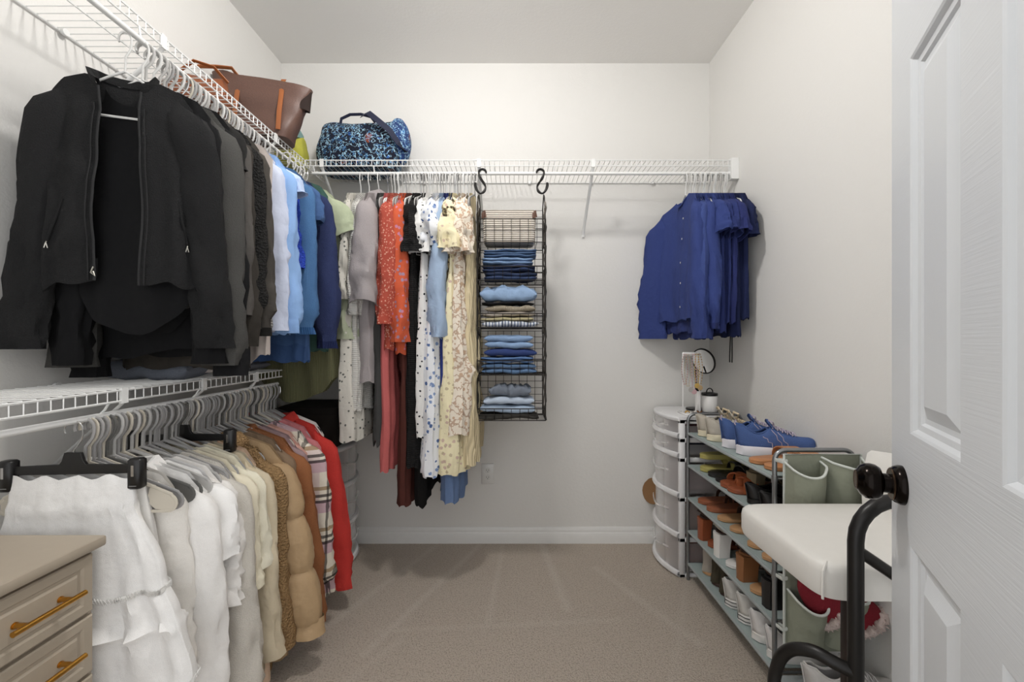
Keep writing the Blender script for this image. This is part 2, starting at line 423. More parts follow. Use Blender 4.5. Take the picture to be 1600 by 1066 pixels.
def make_clip_hanger(half=.15):
    blk = plain('black_plastic', '141313', .35); met = plain('chrome', 'c8c8c8', .2, 1)
    root = thing('clip_hanger', 'x', 'clothes hanger', group=None)
    MB().tube(hook_path(-.066), .0016, 6).build('hook', met, root)
    m = MB(); m.prism([(-.018, -.062), (.018, -.062), (.024, -.082), (.03, -.09), (half, -.094), (half, -.113), (-half, -.113), (-half, -.094), (-.03, -.09), (-.024, -.082)], -.004, .004)
    m.build('hanger_bar', blk, root, smooth=False, bevel=.001)
    for s in (-1, 1):
        x = s * (half - .008)
        c_ = MB().cbox((x - .015, -.013, -.15), (x + .015, .013, -.078), .004).build('clip', blk, root)
        MB().box((x - .003, -.0145, -.118), (x + .003, -.012, -.092)).build('clip_spring', met, c_, smooth=False)
        MB().box((x - .008, -.0138, -.142), (x + .008, -.0125, -.1405)).build('clip_ridge', plain('clip_grey', '8a8a88', .4), c_, smooth=False)
    return root
HG = {}
def hanger(kind, loc, rz, label, group, sx=1):
    if kind not in HG:
        HG[kind] = {'grey': lambda: make_hanger('clothes_hanger', 'a3a1a0'), 'white': lambda: make_hanger('clothes_hanger', 'd8d7d4', False, half=.20),
            'beige': lambda: make_hanger('clothes_hanger', 'cdc5b6'), 'dark': lambda: make_hanger('clothes_hanger', '63625f'), 'wire': lambda: make_hanger('clothes_hanger', 'dcdcda', False, plates=False, half=.19),
            'lgrey': lambda: make_hanger('clothes_hanger', 'bcbab7'), 'n_grey': lambda: make_hanger('clothes_hanger', 'a3a1a0', plates=False, half=.14), 'n_lgrey': lambda: make_hanger('clothes_hanger', 'bcbab7', plates=False, half=.14), 'n_beige': lambda: make_hanger('clothes_hanger', 'cdc5b6', plates=False, half=.14), 'n_dark': lambda: make_hanger('clothes_hanger', '63625f', plates=False, half=.14), 'n_white': lambda: make_hanger('clothes_hanger', 'd8d7d4', False, plates=False, half=.14), 'n_black': lambda: make_hanger('clothes_hanger', '1d1c1b', True, True, plates=False, half=.14), 'black': lambda: make_hanger('clothes_hanger', '1d1c1b', True, True), 'clip': make_clip_hanger}[kind]()
        o = HG[kind]; o.location = loc; o.rotation_euler = (0, 0, rz)
    else: o = dup(HG[kind], loc, (0, 0, rz))
    tag(o, label, 'clothes hanger'); o.scale = (sx, 1, 1)
    if 'group' in o: del o['group']
    if group: o['group'] = group
    return o

# ------------------------------------------------------------------ garments
def lerpts(pts, v):
    for (a, x), (b, y) in zip(pts, pts[1:]):
        if v <= b:
            t_ = (v - a) / (b - a) if b > a else 0; t_ = t_ * t_ * (3 - 2 * t_); return x + (y - x) * t_
    return pts[-1][1]
def nz(x, y, z): return noise.noise(Vector((x, y, z)))
def top_z(x, W, nh, nd, z0=-.086, slope=.3):
    a = abs(x); slope = min(slope + .05, .4)
    zz = z0 - slope * a - 1.0 * max(0, a - W * .82)
    if a < nh: zz = min(zz, z0 - slope * nh) - nd * sqrt(max(0, 1 - (a / nh) ** 2))
    return zz
def body_mesh(W, L, wp, tp, nh, ndf, ndb, seed, fold, openf=None, hemround=0, hemwave=.0, N=72, M=34, slope=.3, skirt=False, tier=None, T0=.008):
    rg = random.Random(seed); ph = rg.random() * 9; k1 = rg.uniform(3, 5); vs = []; rows = []
    for i in range(M + 1):
        v = i / M; w_ = lerpts(wp, v); t_ = lerpts(tp, v) * (1 if v > .12 else 1)
        ring = []
        if openf is not None:
            g_ = lerpts(openf, v); c_ = min(.98, (g_ / w_) ** (1 / .75)); ts, te = -acos(c_), pi + acos(c_)
        else: ts, te = 0, 2 * pi
        cnt = N + 1 if openf is not None else N
        for j in range(cnt):
            a = ts + (te - ts) * j / N
            c, s = cos(a), sin(a)
            x = w_ * math.copysign(abs(c) ** .75, c); y = t_ * math.copysign(abs(s) ** .7, s)
            if not skirt and abs(x) < nh * 1.1: y *= 1 + 2.2 * max(0, 1 - v * 9) * (1 - (x / nh / 1.1) ** 2)
            if skirt: zt = -.118 + .006 * sin(x * 90)
            else: zt = top_z(x / w_ * W if v < .001 else x * W / w_, W, nh, ndf if s < 0 else ndb, slope=slope)
            zh = -.066 - L + hemround * abs(x / w_) ** 2.8 + hemwave * sin(2.2 * a + ph) + .006 * sin(9 * a + ph)
            z = zt * (1 - v) + zh * v
            vv = min(1, v * 1.6)
            f = fold * vv * (sin(k1 * 3 * a + ph + 2 * nz(a, v * 1.5, seed)) * .6 + 1.1 * nz(x * 9, z * 2.5, seed + s))
            rd = 1 - 2.6 * abs(nz(x * 13 + 3 * nz(x * 3, z * 4, seed), z * 1.6, seed * 1.3 + s * .4))
            f += fold * .9 * vv * max(-.6, rd)
            y += f * (1 if s > 0 else -1) * (.35 + .65 * abs(s)); 
            y += fold * 1.2 * vv * nz(x * 6 + seed, z * 3, 4.2)
            x += fold * .5 * vv * nz(z * 7, a * 2, seed * 1.7) * abs(c)
            if tier:
                for tv in tier:
                    if v > tv: y *= 1 + .9 * max(0, 1 - (v - tv) * 18) * .5; y += .004 * sin(a * 40 + tv * 9) * max(0, 1 - (v - tv) * 9)
            ring.append((x, y, z))
        rows.append(ring)
    m = MB(); cl = openf is None
    m.loft(rows, closed=cl, caps=False)
    # turned-in hem
    last = rows[-1]; inner = [(p[0] * .97, p[1] * .75, p[2] + .012) for p in last]; inner2 = [(p[0] * .96, p[1] * .7, p[2] + .06) for p in last]
    m.loft([last, inner, inner2], closed=cl, caps=False)
    return m, rows
def sleeve_mesh(side, W, L, r0, r1, out, seed, fold=.008, ty=.55, slant=.0, z_tip=None, slope=.3, fwd=0., puff=0, M=22, N=20, cuff=None):
    z_tip = z_tip if z_tip is not None else top_z(W * .9, W, 0, 0, slope=slope) - .004
    rows = []; rg = random.Random(seed); ph = rg.random() * 9
    for i in range(M + 1):
        v = i / M; s_ = L * v
        grow = min(1, .25 + 1.0 * sqrt(min(1, s_ / .09)))
        rx = (r0 + (r1 - r0) * v) * grow; ry = rx * (ty + .15 * v)
        rx += puff * sin(pi * min(1, v * 1.02)) ; ry += puff * sin(pi * min(1, v * 1.02))
        if cuff and v > 1 - cuff: rx *= .72; ry *= .72
        xc = (W - .035) + out * (.35 * (1 - math.exp(-s_ / .1)) + .65 * min(1, s_ / max(L, .3)) ** .8) + .01 * (rx / r0)
        zc = z_tip + .005 - s_ * (1 if L > .3 else .8) - .03 * (1 - math.exp(-s_ / .05))
        ring = []
        for j in range(N):
            a = 2 * pi * j / N; c, s = cos(a), sin(a)
            fo = fold * (.5 + v) * (1.2 * nz(c * 1.5 + seed, s * 1.5, s_ * 9) + .5 * sin(3 * a + ph + s_ * 9) + .8 * (1 - 3 * abs(nz(c * 1.2, s * 1.2 + seed, s_ * 16 + c * 1.5))))
            x = xc + (rx + fo) * c + fold * .8 * nz(s_ * 6, seed, 2.)
            y = (ry + fo * .8) * s + fwd * v + fold * 1.2 * nz(s_ * 5, seed, 7.)
            z = zc + slant * v * c * 1.0 - (1 - grow) * .03 * abs(c)
            ring.append((side * x, y, z))
        rows.append(ring)
    m = MB(); m.loft(rows, caps=False); m.add(rows[0], [tuple(range(N))])
    last = rows[-1]; cx = sum(p[0] for p in last) / N; cy = sum(p[1] for p in last) / N
    def ins(k, dz): return [(cx + (p[0] - cx) * k, cy + (p[1] - cy) * k, p[2] + dz) for p in last]
    m.loft([last, ins(.9, .002), ins(.82, .05)], caps=False)
    return m, rows
def band_from(rows, i0, grow=1.04, dz=0):
    m = MB(); rr = []
    for r in rows[i0:]:
        cx = sum(p[0] for p in r) / len(r); cy = sum(p[1] for p in r) / len(r)
        rr.append([(cx + (p[0] - cx) * grow, cy + (p[1] - cy) * grow, p[2] + dz) for p in r])
    m.loft(rr, caps=False); return m
NG = [0]
def garment(name, label, cat, loc, ang, mat, W=.2, L=.6, hem=.22, tmid=.02, thick=.026, nh=.075, ndf=.05, ndb=.012, sleeve=None, hang='grey', hl=None,
            fold=.008, openf=None, collar=None, trim=None, group=None, hemround=0, hemwave=0, wp=None, tp=None, tier=None, cuffmat=None, bandmat=None, slope=.3, extra=None, skirt=False, hgroup=None, tilt=0, bend=(0, 0), half=None):
    if half:
        W = min(W, half - .035)
        if sleeve: sleeve = dict(sleeve); sleeve['out'] = max(.012, half - W + .03 - sleeve.get('r1', .045) * .9)
        hem = min(hem, W + .02)
    NG[0] += 1; seed = NG[0] * 3.7
    root = thing(name, label, cat, loc, ang, group)
    if tilt: root.rotation_euler = (0, tilt, ang)
    wp = wp or [(0, W), (.15, W * .97), (.4, (W + hem) / 2), (1, hem)]
    tp = tp or [(0, .009), (.18, tmid), (.6, (tmid + thick) / 2), (1, thick)]
    if openf and isinstance(openf, (int, float)): openf = [(0, nh * .9), (.2, openf * .6), (1, openf)]
    m, rows = body_mesh(W, L, wp, tp, nh, ndf, ndb, seed, fold, openf, hemround, hemwave, slope=slope, tier=tier, skirt=skirt)
    m.build('garment_body' if not skirt else 'skirt_body', mat, root)
    if bandmat:
        nb = 31; b_ = MB(); sub = [[(p[0] * 1.0, p[1] * 1.04, p[2]) for p in r] for r in rows[nb:]]
        b_.loft(sub, closed=openf is None, caps=False); b_.build('hem_band', bandmat, root)
    if openf:
        for s in (0, -1):
            path = [r[s] for r in rows]
            MB().tube([(p[0], p[1] - .001, p[2]) for p in path], .0028, 5).build('front_edge', trim or mat, root)
    if sleeve:
        a = dict(sleeve); cm = a.get('cuff')
        for sd in (-1, 1):
            ms, sr = sleeve_mesh(sd, W, a['L'], a.get('r0', .055), a.get('r1', .045), a.get('out', .04), seed + sd, a.get('fold', fold), a.get('ty', .5), a.get('slant', 0), slope=slope, fwd=a.get('fwd', 0), puff=a.get('puff', 0), cuff=cm)
            so = ms.build('sleeve', a.get('mat', mat), root)
            if cm: band_from(sr, len(sr) - max(2, int(cm * 23)), 1.05).build('cuff', cuffmat or mat, so)
    if collar:
        pth = [Vector(p) for p in rows[0] if abs(p[0]) <= nh * 1.04]
        if openf is None:
            k0 = min(range(len(pth)), key=lambda q: (abs(pth[q].x) if pth[q].y < 0 else 9)); pth = pth[k0:] + pth[:k0 + 1]
        cy_ = sum(p.y for p in pth) / len(pth)
        def ring(g_, up):
            return [(p.x * g_, cy_ + (p.y - cy_) * g_ * (1 if g_ <= 1 else 1.25), p.z + up * (1 if p.y > 0 else .75)) for p in pth]
        if collar == 'stand': rr = [ring(1.0, -.008), ring(1.02, .004), ring(1.06, .022), ring(.98, .024), ring(.9, .0)]
        elif collar == 'fold': rr = [ring(1.0, -.006), ring(1.0, .014), ring(1.12, .016), ring(1.3, -.004), ring(1.42, -.024)]
        elif collar == 'hood': rr = [ring(1.0, -.006), ring(1.15, .02), ring(1.4, .02), ring(1.7, -.01), ring(1.65, -.045), ring(1.2, -.03)]
        else: rr = [ring(1.02, -.008), ring(1.03, .002), ring(.96, .003), ring(.95, -.008)]
        cm_ = MB().loft(rr, closed=False, caps=False); cm_.build({'hood': 'hood'}.get(collar, 'collar'), bandmat or mat, root)
    if extra: extra(root, rows, mat)
    lim = -.262 if -80 < math.degrees(ang) < 80 else -.275
    for o in [c for c in kids(root)] + [g for c in kids(root) for g in kids(c)]:
        for vt in o.data.vertices:
            if vt.co.x < lim: vt.co.x = lim + (vt.co.x - lim) * .04
    if bend != (0, 0):
        for o in [c for c in kids(root)] + [g for c in kids(root) for g in kids(c)]:
            for vt in o.data.vertices: vt.co.y += bend[0 if vt.co.x < 0 else 1] * vt.co.x ** 2
    if hang:
        hanger(hang, loc, ang, hl or ('hanger holding the ' + label)[:200], hgroup, sx=1 if skirt else min(1, (W - .012) / .205))
    return root
def short(lbl):
    w_ = lbl.split(); return ' '.join(w_[:11])
# ================================================================== upper left rod
ZR = 1.988 - .0125; XU = -1.03
F_ = fabric
HN = {'grey': 'grey', 'white': 'white', 'beige': 'beige', 'lgrey': 'pale grey', 'black': 'black', 'wire': 'white wire', 'dark': 'dark grey', 'clip': 'black clip'}
def buttons(col='f2efe8', n=5, x=0.0):
    def f(root, rows, mat):
        for k in range(n):
            r = rows[4 + int(k * 26 / max(1, n - 1))]; yf = min(p[1] for p in r if abs(p[0] - x) < .05)
            z = sum(p[2] for p in r) / len(r)
            MB().lathe([(.001, -.002), (.0045, -.0018), (.005, 0), (.001, .001)], 10, 'y', (x, yf - .001, z)).build('button', plain('button', col, .3), root)
    return f
def GU(Y, ang, name, label, cat, mat, short_, **k):
    hk = k.pop('hang', 'lgrey')
    loc = (k.pop('x', XU), Y, ZR)
    return garment(name, label, cat, loc, R(ang), mat, hang=hk, hl=None if not hk else HN[hk] + ' hanger holding the ' + short_ + ' on the upper left rod', group=k.pop('group', 'clothes on the upper left rod'), **k)
K1 = F_('1e1e1f', 'fleece'); K2 = F_('2a2928'); K3 = F_('121214'); K4 = F_('4a453f'); K5 = F_('2b2a29', 'knit')
def jacket_extra(root, rows, mat):
    met = plain('zipper_metal', 'c9c6bd', .3, 1)
    z = lambda i, j: rows[i][j]
    # pocket zips and pulls
    for s, (x0, z0, x1, z1) in ((-1, (-.115, -.46, -.145, -.57)), (1, (.13, -.44, .15, -.56))):
        def yf(x, zz):
            best = min(((abs(p[0] - x) + abs(p[2] - zz), p[1]) for r in rows for p in r if p[1] < 0)); return best[1] - .003
        pts = [(x0 + (x1 - x0) * t_, yf(x0 + (x1 - x0) * t_, z0 + (z1 - z0) * t_), z0 + (z1 - z0) * t_) for t_ in (0, .25, .5, .75, 1)]
        pz = MB().tube(pts, .003, 6).build('pocket_zip', mat, root)
        p = pts[-1]; MB().tube([p, (p[0], p[1] - .004, p[2] - .006), (p[0] - .003, p[1] - .004, p[2] - .018), (p[0] + .004, p[1] - .004, p[2] - .018), (p[0] + .001, p[1] - .004, p[2] - .006)], .0014, 6).build('zip_pull', met, pz)
    for s in (0, -1):
        path = [r[s] for r in rows[3:]]
        MB().tube([(p[0] + (.012 if s == 0 else -.012), p[1] - .0035, p[2]) for p in path], .0016, 5).build('front_seam', F_('2c2c2d'), root)
    p = rows[-2][-1]; MB().tube([(p[0], p[1] - .005, p[2] + .02), (p[0] - .004, p[1] - .007, p[2] + .004), (p[0] + .004, p[1] - .007, p[2] - .004), (p[0], p[1] - .005, p[2] + .008)], .002, 6).build('zip_slider', met, root)
GU(1.11, 17, 'fleece_jacket', 'black fleece zip jacket hanging open at the front end of the upper rod', 'jacket', K1, 'open black zip jacket', x=-1.045, half=0.24, W=.155, L=.615, hem=.17, nh=.072, ndf=.05, hang='white', hemwave=.012,
   openf=[(0, .046), (.1, .042), (.3, .048), (.7, .055), (1, .05)], collar='stand', sleeve=dict(L=.66, r0=.058, r1=.042, out=.062, fold=.008, ty=.45), extra=jacket_extra, tmid=.024, thick=.034, slope=.36, fold=.009, bandmat=K1, trim=F_('333334'))
GU(1.145, 15, 'black_tank', 'plain black top with round hem showing inside the open black jacket', 'top', K3, 'black top inside the jacket', W=.165, L=.735, hem=.14, nh=.08, ndf=.07, hang='white', hemround=.16, slope=.36, sleeve=dict(L=.7, r0=.045, r1=.036, out=.02), thick=.03, wp=[(0, .165), (.3, .16), (.7, .155), (1, .15)])
GU(1.18, 14, 'charcoal_pullover', 'charcoal pullover with a seamed cuff just behind the open black jacket', 'pullover', F_('4b4a47', 'fleece'), 'charcoal pullover', half=0.225, W=.18, L=.66, hem=.18, nh=.07, ndf=.03, hang='lgrey', collar='stand',
   sleeve=dict(L=.70, r0=.062, r1=.05, out=.06, fold=.006), thick=.02, slope=.42, cuffmat=F_('4e4d4a', 'fleece'))
GU(1.215, 8, 'black_cardigan', 'long black cardigan reaching down nearly to the low shelf', 'cardigan', K3, 'long black cardigan', half=0.215, W=.2, L=.79, hem=.2, nh=.06, ndf=.1, sleeve=dict(L=.74, r0=.05, r1=.04, out=.03), thick=.022, hemwave=.02)
GU(1.245, 6, 'black_tee', 'black short sleeved tee with its cuff turned open', 't-shirt', F_('232221'), 'black short sleeved tee', half=0.19, W=.215, L=.70, hem=.2, sleeve=dict(L=.17, r0=.07, r1=.065, out=.05, slant=.015, ty=.35), nh=.06, ndf=.02, hang='black')
GU(1.27, 5, 'charcoal_tunic', 'dark charcoal tunic with a wide sleeve ending above the low shelf', 'tunic', F_('585450'), 'dark charcoal tunic', half=0.205, W=.2, L=.76, hem=.2, sleeve=dict(L=.56, r0=.055, r1=.06, out=.07), nh=.06, ndf=.02, hang='black')
GU(1.305, 4, 'brown_black_blouse', 'brownish black long sleeved top between the charcoal tunic and the bobbly black sweater', 'top', F_('3b3630'), 'brownish black top', half=0.2, W=.2, L=.84, hem=.19, sleeve=dict(L=.66, r0=.05, r1=.045, out=.05), nh=.06, ndf=.02, hang='beige')
GU(1.34, 3, 'black_sweater', 'bobbly textured black sweater with a narrow cuff', 'sweater', F_('242322', 'teddy'), 'bobbly black sweater', half=0.21, W=.2, L=.7, hem=.19, sleeve=dict(L=.6, r0=.052, r1=.045, out=.045, cuff=.1), nh=.06, ndf=.02)
GU(1.375, 2, 'dark_grey_jacket', 'dark grey soft jacket with a loose black cuff, last of the dark clothes', 'jacket', K4, 'dark grey soft jacket', half=0.215, W=.2, L=.68, hem=.19, sleeve=dict(L=.62, r0=.055, r1=.055, out=.07, cuff=.12), nh=.06, ndf=.02, cuffmat=F_('1e1c1a'))
GU(1.41, 1, 'knit_cardigan', 'grey and white knitted cardigan with a narrow pale edge', 'cardigan', F_('9b9891', 'knit'), 'grey and white knitted cardigan', half=0.19, W=.19, L=.72, hem=.18, sleeve=dict(L=.6, r0=.045, r1=.04, out=.05), nh=.06, ndf=.02, trim=F_('e9e7e2'))
GU(1.44, 1, 'blush_blouse', 'pale blush top with a soft drooping hem', 'top', F_('c9bcb4', 'satin'), 'pale blush top', W=.19, L=.83, hem=.18, nh=.06, ndf=.02, hemwave=.03)
GU(1.475, 0, 'lavender_blouse', 'pale lavender white blouse with long smooth sleeves', 'blouse', F_('c3cbe2', 'satin'), 'pale lavender blouse', half=0.215, W=.195, L=.72, hem=.19, sleeve=dict(L=.6, r0=.05, r1=.05, out=.05), nh=.06, ndf=.02, hang='beige', collar='fold')
GU(1.515, -1, 'blue_shirt', 'light sky blue shirt with a folded collar and straight stitched hem', 'shirt', F_('86b0e6'), 'light sky blue shirt', W=.2, L=.73, hem=.215, nh=.065, ndf=.03, collar='fold', half=.235, sleeve=dict(L=.6, r0=.055, r1=.055, out=.05), extra=buttons('e8eefc'), thick=.024)
GU(1.55, -1, 'scalloped_blouse', 'light blue blouse with white scalloped ruffle sleeves', 'blouse', F_('b9cdf0', 'satin'), 'scalloped light blue blouse', half=0.200, W=.205, L=.62, hem=.2, nh=.06, ndf=.02, sleeve=dict(L=.15, r0=.06, r1=.075, out=.06, slant=.03, fold=.018, puff=.01), hang='beige')
GU(1.585, -1, 'terry_sweater', 'vivid royal blue terry sweater, brightest of the blue tops', 'sweater', F_('1f49c8', 'teddy'), 'vivid blue terry sweater', half=0.205, W=.2, L=.6, hem=.2, sleeve=dict(L=.36, r0=.05, r1=.055, out=.05), nh=.06, ndf=.02)
GU(1.64, -2, 'blue_sweatshirt', 'mid blue sweatshirt with ribbed cuffs between the vivid blue and navy ones', 'sweatshirt', F_('4476ab', 'fleece'), 'mid blue sweatshirt', half=0.240, W=.21, L=.6, hem=.2, sleeve=dict(L=.6, r0=.062, r1=.055, out=.055, cuff=.12), cuffmat=F_('2f68a6', 'rib'), bandmat=F_('2f68a6', 'rib'), nh=.06, ndf=.02, thick=.026)
GU(1.685, -2, 'blue_tee', 'denim blue tee whose double hem shows beneath the mid blue sweatshirt', 't-shirt', F_('3e6296'), 'denim blue tee', W=.2, L=.84, hem=.2, nh=.06, ndf=.02, sleeve=dict(L=.18, r0=.06, r1=.06, out=.04), bandmat=F_('36588c'))
GU(1.72, -2, 'grey_cardigan', 'light grey cardigan with a dark zip edge', 'cardigan', F_('b3aea6', 'knit'), 'light grey cardigan', W=.19, L=.68, hem=.2, nh=.06, ndf=.02, openf=.02, trim=F_('4a4a52'))
GU(1.77, -3, 'navy_sweatshirt', 'navy blue sweatshirt with a wide sleeve, largest of the blue tops', 'sweatshirt', F_('2b3763', 'fleece'), 'navy blue sweatshirt', half=0.285, W=.2, L=.66, hem=.205, sleeve=dict(L=.66, r0=.066, r1=.052, out=.065, cuff=.1, puff=.004), cuffmat=F_('1f2c5c', 'rib'), nh=.06, ndf=.02, thick=.028)
GU(1.82, -3, 'green_tee', 'dark teal green tee with a straight hem below the navy sweatshirt', 't-shirt', F_('3d6358'), 'dark teal green tee', x=-1.0, W=.19, L=.80, hem=.19, nh=.06, ndf=.02)
GU(1.965, -3, 'olive_blouse', 'ribbed olive green top drooping lowest behind the end of the low shelf', 'top', F_('86855a', 'rib'), 'ribbed olive top', x=-1.01, W=.2, L=.98, hem=.2, nh=.06, ndf=.02, hemwave=.06, fold=.012, hang='white')
GU(1.865, -3, 'sage_tee', 'pale sage green tee with short rolled sleeves', 't-shirt', F_('b3bd9a'), 'pale sage tee', x=-1.0, W=.2, L=.66, hem=.2, nh=.06, ndf=.02, sleeve=dict(L=.2, r0=.065, r1=.065, out=.07, slant=.03, ty=.4), hang='white')
GU(1.91, -3, 'sage_pullover', 'pale sage long sleeved pullover at the corner end of the rod', 'pullover', F_('b4bb9c'), 'sage pullover', x=-1.0, W=.2, L=.7, hem=.19, nh=.06, ndf=.02, sleeve=dict(L=.62, r0=.055, r1=.05, out=.07), hang='white')
GU(2.0, -3, 'patterned_scarf_blouse', 'black and white patterned top squeezed into the corner', 'top', F_('2d2c2e', 'floral', 'c9c5c0', 1.4), 'black and white patterned top', x=-1.01, W=.18, L=.6, hem=.18, nh=.06, ndf=.02, sleeve=dict(L=.2, r0=.05, r1=.05, out=.05), hang='black')
for i in range(24):
    y = 1.155 + i * .0215 + .004 * sin(i * 3)
    k = ('lgrey', 'white', 'lgrey', 'grey')[i % 4] if i % 8 != 6 else 'black'
    hanger('n_' + k, (XU + .002 * sin(i), y, ZR), R(14 - i * .8), {'lgrey': 'pale grey', 'white': 'white', 'grey': 'mid grey', 'black': 'black'}[k] + ' hanger with only its hook showing in the upper left row of hooks', 'spare hooks packed on the upper left rod')

# ================================================================== lower left rod
ZL = .963 - .0125; XW = -1.04
def GL(Y, ang, name, label, cat, mat, short_, **k):
    hk = k.pop('hang', 'grey')
    return garment(name, label, cat, (k.pop('x', XW), Y, ZL), R(ang), mat, hang=hk, hl=None if not hk else HN[hk] + ' hanger holding the ' + short_ + ' on the low rod', group='clothes on the low rod', **k)
WHT = F_('f2efeb'); WH2 = F_('eae5dd'); CR = F_('e3d8c2'); 
def lace(root, rows, mat):
    for i, dz in ((19, 0), (34, -.004)):
        r = rows[i]; m = MB(); n = len(r)
        for ph_ in (0, 1):
            pts = []
            for j in range(n * 3):
                a = j / 3; j0 = int(a) % n; j1 = (j0 + 1) % n; f = a - int(a)
                p = [r[j0][q] * (1 - f) + r[j1][q] * f for q in range(3)]
                pts.append((p[0] * 1.01, p[1] * 1.03 - math.copysign(.002, -p[1]), p[2] + dz + (.006 if (j + ph_) % 2 else -.006)))
            m.tube(pts, .0017, 4, closed=True)
        m.build('lace_trim', F_('f4f2ee'), root)
GL(.975, 4, 'tiered_skirt', 'white gathered skirt with two lace trimmed tiers clipped beside the dresser', 'skirt', F_('f4f2ef'), 'white tiered skirt', hang='clip', skirt=True, L=.54, W=.14, hem=.3,
   wp=[(0, .135), (.12, .14), (.5, .2), (.72, .235), (.74, .245), (1, .275)], tp=[(0, .012), (.1, .02), (.6, .045), (1, .05)], fold=.010, tier=(.13, .72), extra=lace)
GL(1.01, 4, 'white_trousers', 'white wide trousers hanging behind the tiered skirt', 'trousers', F_('e4e1dc'), 'white trousers', hang='beige', skirt=True, L=.72, W=.13, wp=[(0, .13), (.3, .16), (1, .17)], fold=.008)
def low(Y, ang, nm, lb, ct, mt, sh, **k): return GL(Y, ang, nm, lb, ct, mt, sh, **k)
low(1.045, 8, 'white_blouse', 'white blouse on the first padded hanger behind the skirt', 'blouse', WH2, 'first white blouse', half=0.200, W=.19, L=.72, hem=.22, nh=.09, ndf=.05, sleeve=dict(L=.5, r0=.05, r1=.055, out=.03), hang='beige', slope=.36)
low(1.085, 8, 'white_shirt', 'white long sleeved shirt with a buttoned front', 'shirt', WHT, 'white long sleeved shirt', half=0.255, W=.205, L=.78, hem=.25, nh=.08, ndf=.04, sleeve=dict(L=.62, r0=.055, r1=.045, out=.06), extra=buttons(), slope=.4, collar='fold')
low(1.125, 7, 'white_tee', 'bright white tee with a short flared sleeve', 't-shirt', F_('f6f4f1'), 'bright white tee', half=0.245, W=.225, L=.7, hem=.26, nh=.08, ndf=.03, sleeve=dict(L=.26, r0=.07, r1=.075, out=.06, slant=.02, ty=.35), slope=.42)
low(1.16, 6, 'lace_blouse', 'white eyelet blouse with a frilled short sleeve', 'blouse', F_('efebe6'), 'white eyelet blouse', half=0.240, W=.23, L=.74, hem=.25, nh=.08, ndf=.03, sleeve=dict(L=.34, r0=.06, r1=.065, out=.06, fold=.016), slope=.42)
low(1.2, 6, 'ivory_sweater', 'ivory long sweater with loose drooping sleeves', 'sweater', F_('ded7cb', 'fleece'), 'ivory sweater', half=0.275, W=.22, L=.8, hem=.24, nh=.08, ndf=.03, sleeve=dict(L=.66, r0=.06, r1=.055, out=.07), slope=.42)
low(1.235, 5, 'cream_tee', 'cream tee with a wide elbow length sleeve', 't-shirt', F_('e6dcc0'), 'cream tee', half=0.250, W=.225, L=.72, hem=.24, nh=.08, ndf=.03, sleeve=dict(L=.36, r0=.07, r1=.07, out=.08, slant=.02, ty=.35), slope=.42)
low(1.27, 5, 'butter_tee', 'pale butter yellow tee with a boxy sleeve, yellowest of the cream tops', 't-shirt', F_('e6dfc6'), 'butter yellow tee', half=0.250, W=.235, L=.72, hem=.25, nh=.08, ndf=.03, sleeve=dict(L=.31, r0=.07, r1=.08, out=.09, slant=.02, ty=.35), slope=.42)
low(1.305, 4, 'cream_pullover', 'warm cream pullover with a long sleeve, beside the teddy coat', 'pullover', F_('dccbaa'), 'warm cream pullover', half=0.290, W=.22, L=.8, hem=.24, nh=.08, ndf=.03, sleeve=dict(L=.6, r0=.06, r1=.05, out=.09), slope=.42)
low(1.335, 4, 'peach_dress', 'pale peach dress with its hem showing near the carpet', 'dress', F_('e2bf9f', 'satin'), 'pale peach dress', W=.2, L=.86, hem=.24, nh=.08, ndf=.03, slope=.4)
low(1.375, 3, 'teddy_coat', 'caramel brown teddy fleece coat with a curly collar', 'coat', F_('a5804e', 'teddy'), 'caramel teddy coat', half=0.285, W=.22, L=.84, hem=.23, nh=.09, ndf=.03, sleeve=dict(L=.62, r0=.065, r1=.055, out=.085), thick=.032, slope=.45, collar='hood')
def quilt(root, rows, mat): pass
def puffer_sleeve(root):
    for sd in (-1, 1):
        rows = []; zt = -.225
        for i in range(49):
            v = i / 48; s_ = .60 * v; seg = (v * 3.2) % 1; bul = .014 * sqrt(max(0, sin(pi * seg)))
            rx = (.05 + bul) * min(1, .4 + 1.2 * sqrt(min(1, s_ / .1))); ry = .034 + bul * 1.0
            xc = .20 + .03 * (1 - math.exp(-s_ / .1)) + .09 * v; ring = []
            for j in range(28):
                a = 2 * pi * j / 28; fo = .004 * nz(cos(a) * 3, sin(a) * 3, s_ * 18) + .0035 * nz(cos(a) * 9, s_ * 50, 3)
                xx = sd * (xc + (rx + fo) * cos(a)); xx = xx if xx > -.262 else -.262 + (xx + .262) * .04
                ring.append((xx, (ry + fo) * sin(a), zt - s_))
            rows.append(ring)
        m = MB().loft(rows, caps=False); m.add(rows[0], [tuple(range(28))]); l = rows[-1]
        m.loft([l, [(p[0] * .98 + .005 * sd, p[1] * .8, p[2] + .01) for p in l], [(p[0] * .97 + .007 * sd, p[1] * .7, p[2] + .06) for p in l]], caps=False)
        m.build('sleeve', F_('c3a071', 'satin'), root)
pf = low(1.43, 3, 'puffer_jacket', 'tan quilted puffer jacket with a fat segmented sleeve', 'jacket', F_('c3a071', 'satin'), 'tan puffer jacket', W=.235, L=.84, hem=.25, nh=.08, ndf=.03, thick=.03, tmid=.026, slope=.45)
puffer_sleeve(pf)
low(1.485, 2, 'taupe_jacket', 'muted taupe jacket squeezed behind the tan puffer', 'jacket', F_('8d7358'), 'taupe jacket', half=0.260, W=.21, L=.6, hem=.22, nh=.08, ndf=.03, sleeve=dict(L=.3, r0=.055, r1=.05, out=.05), slope=.42)
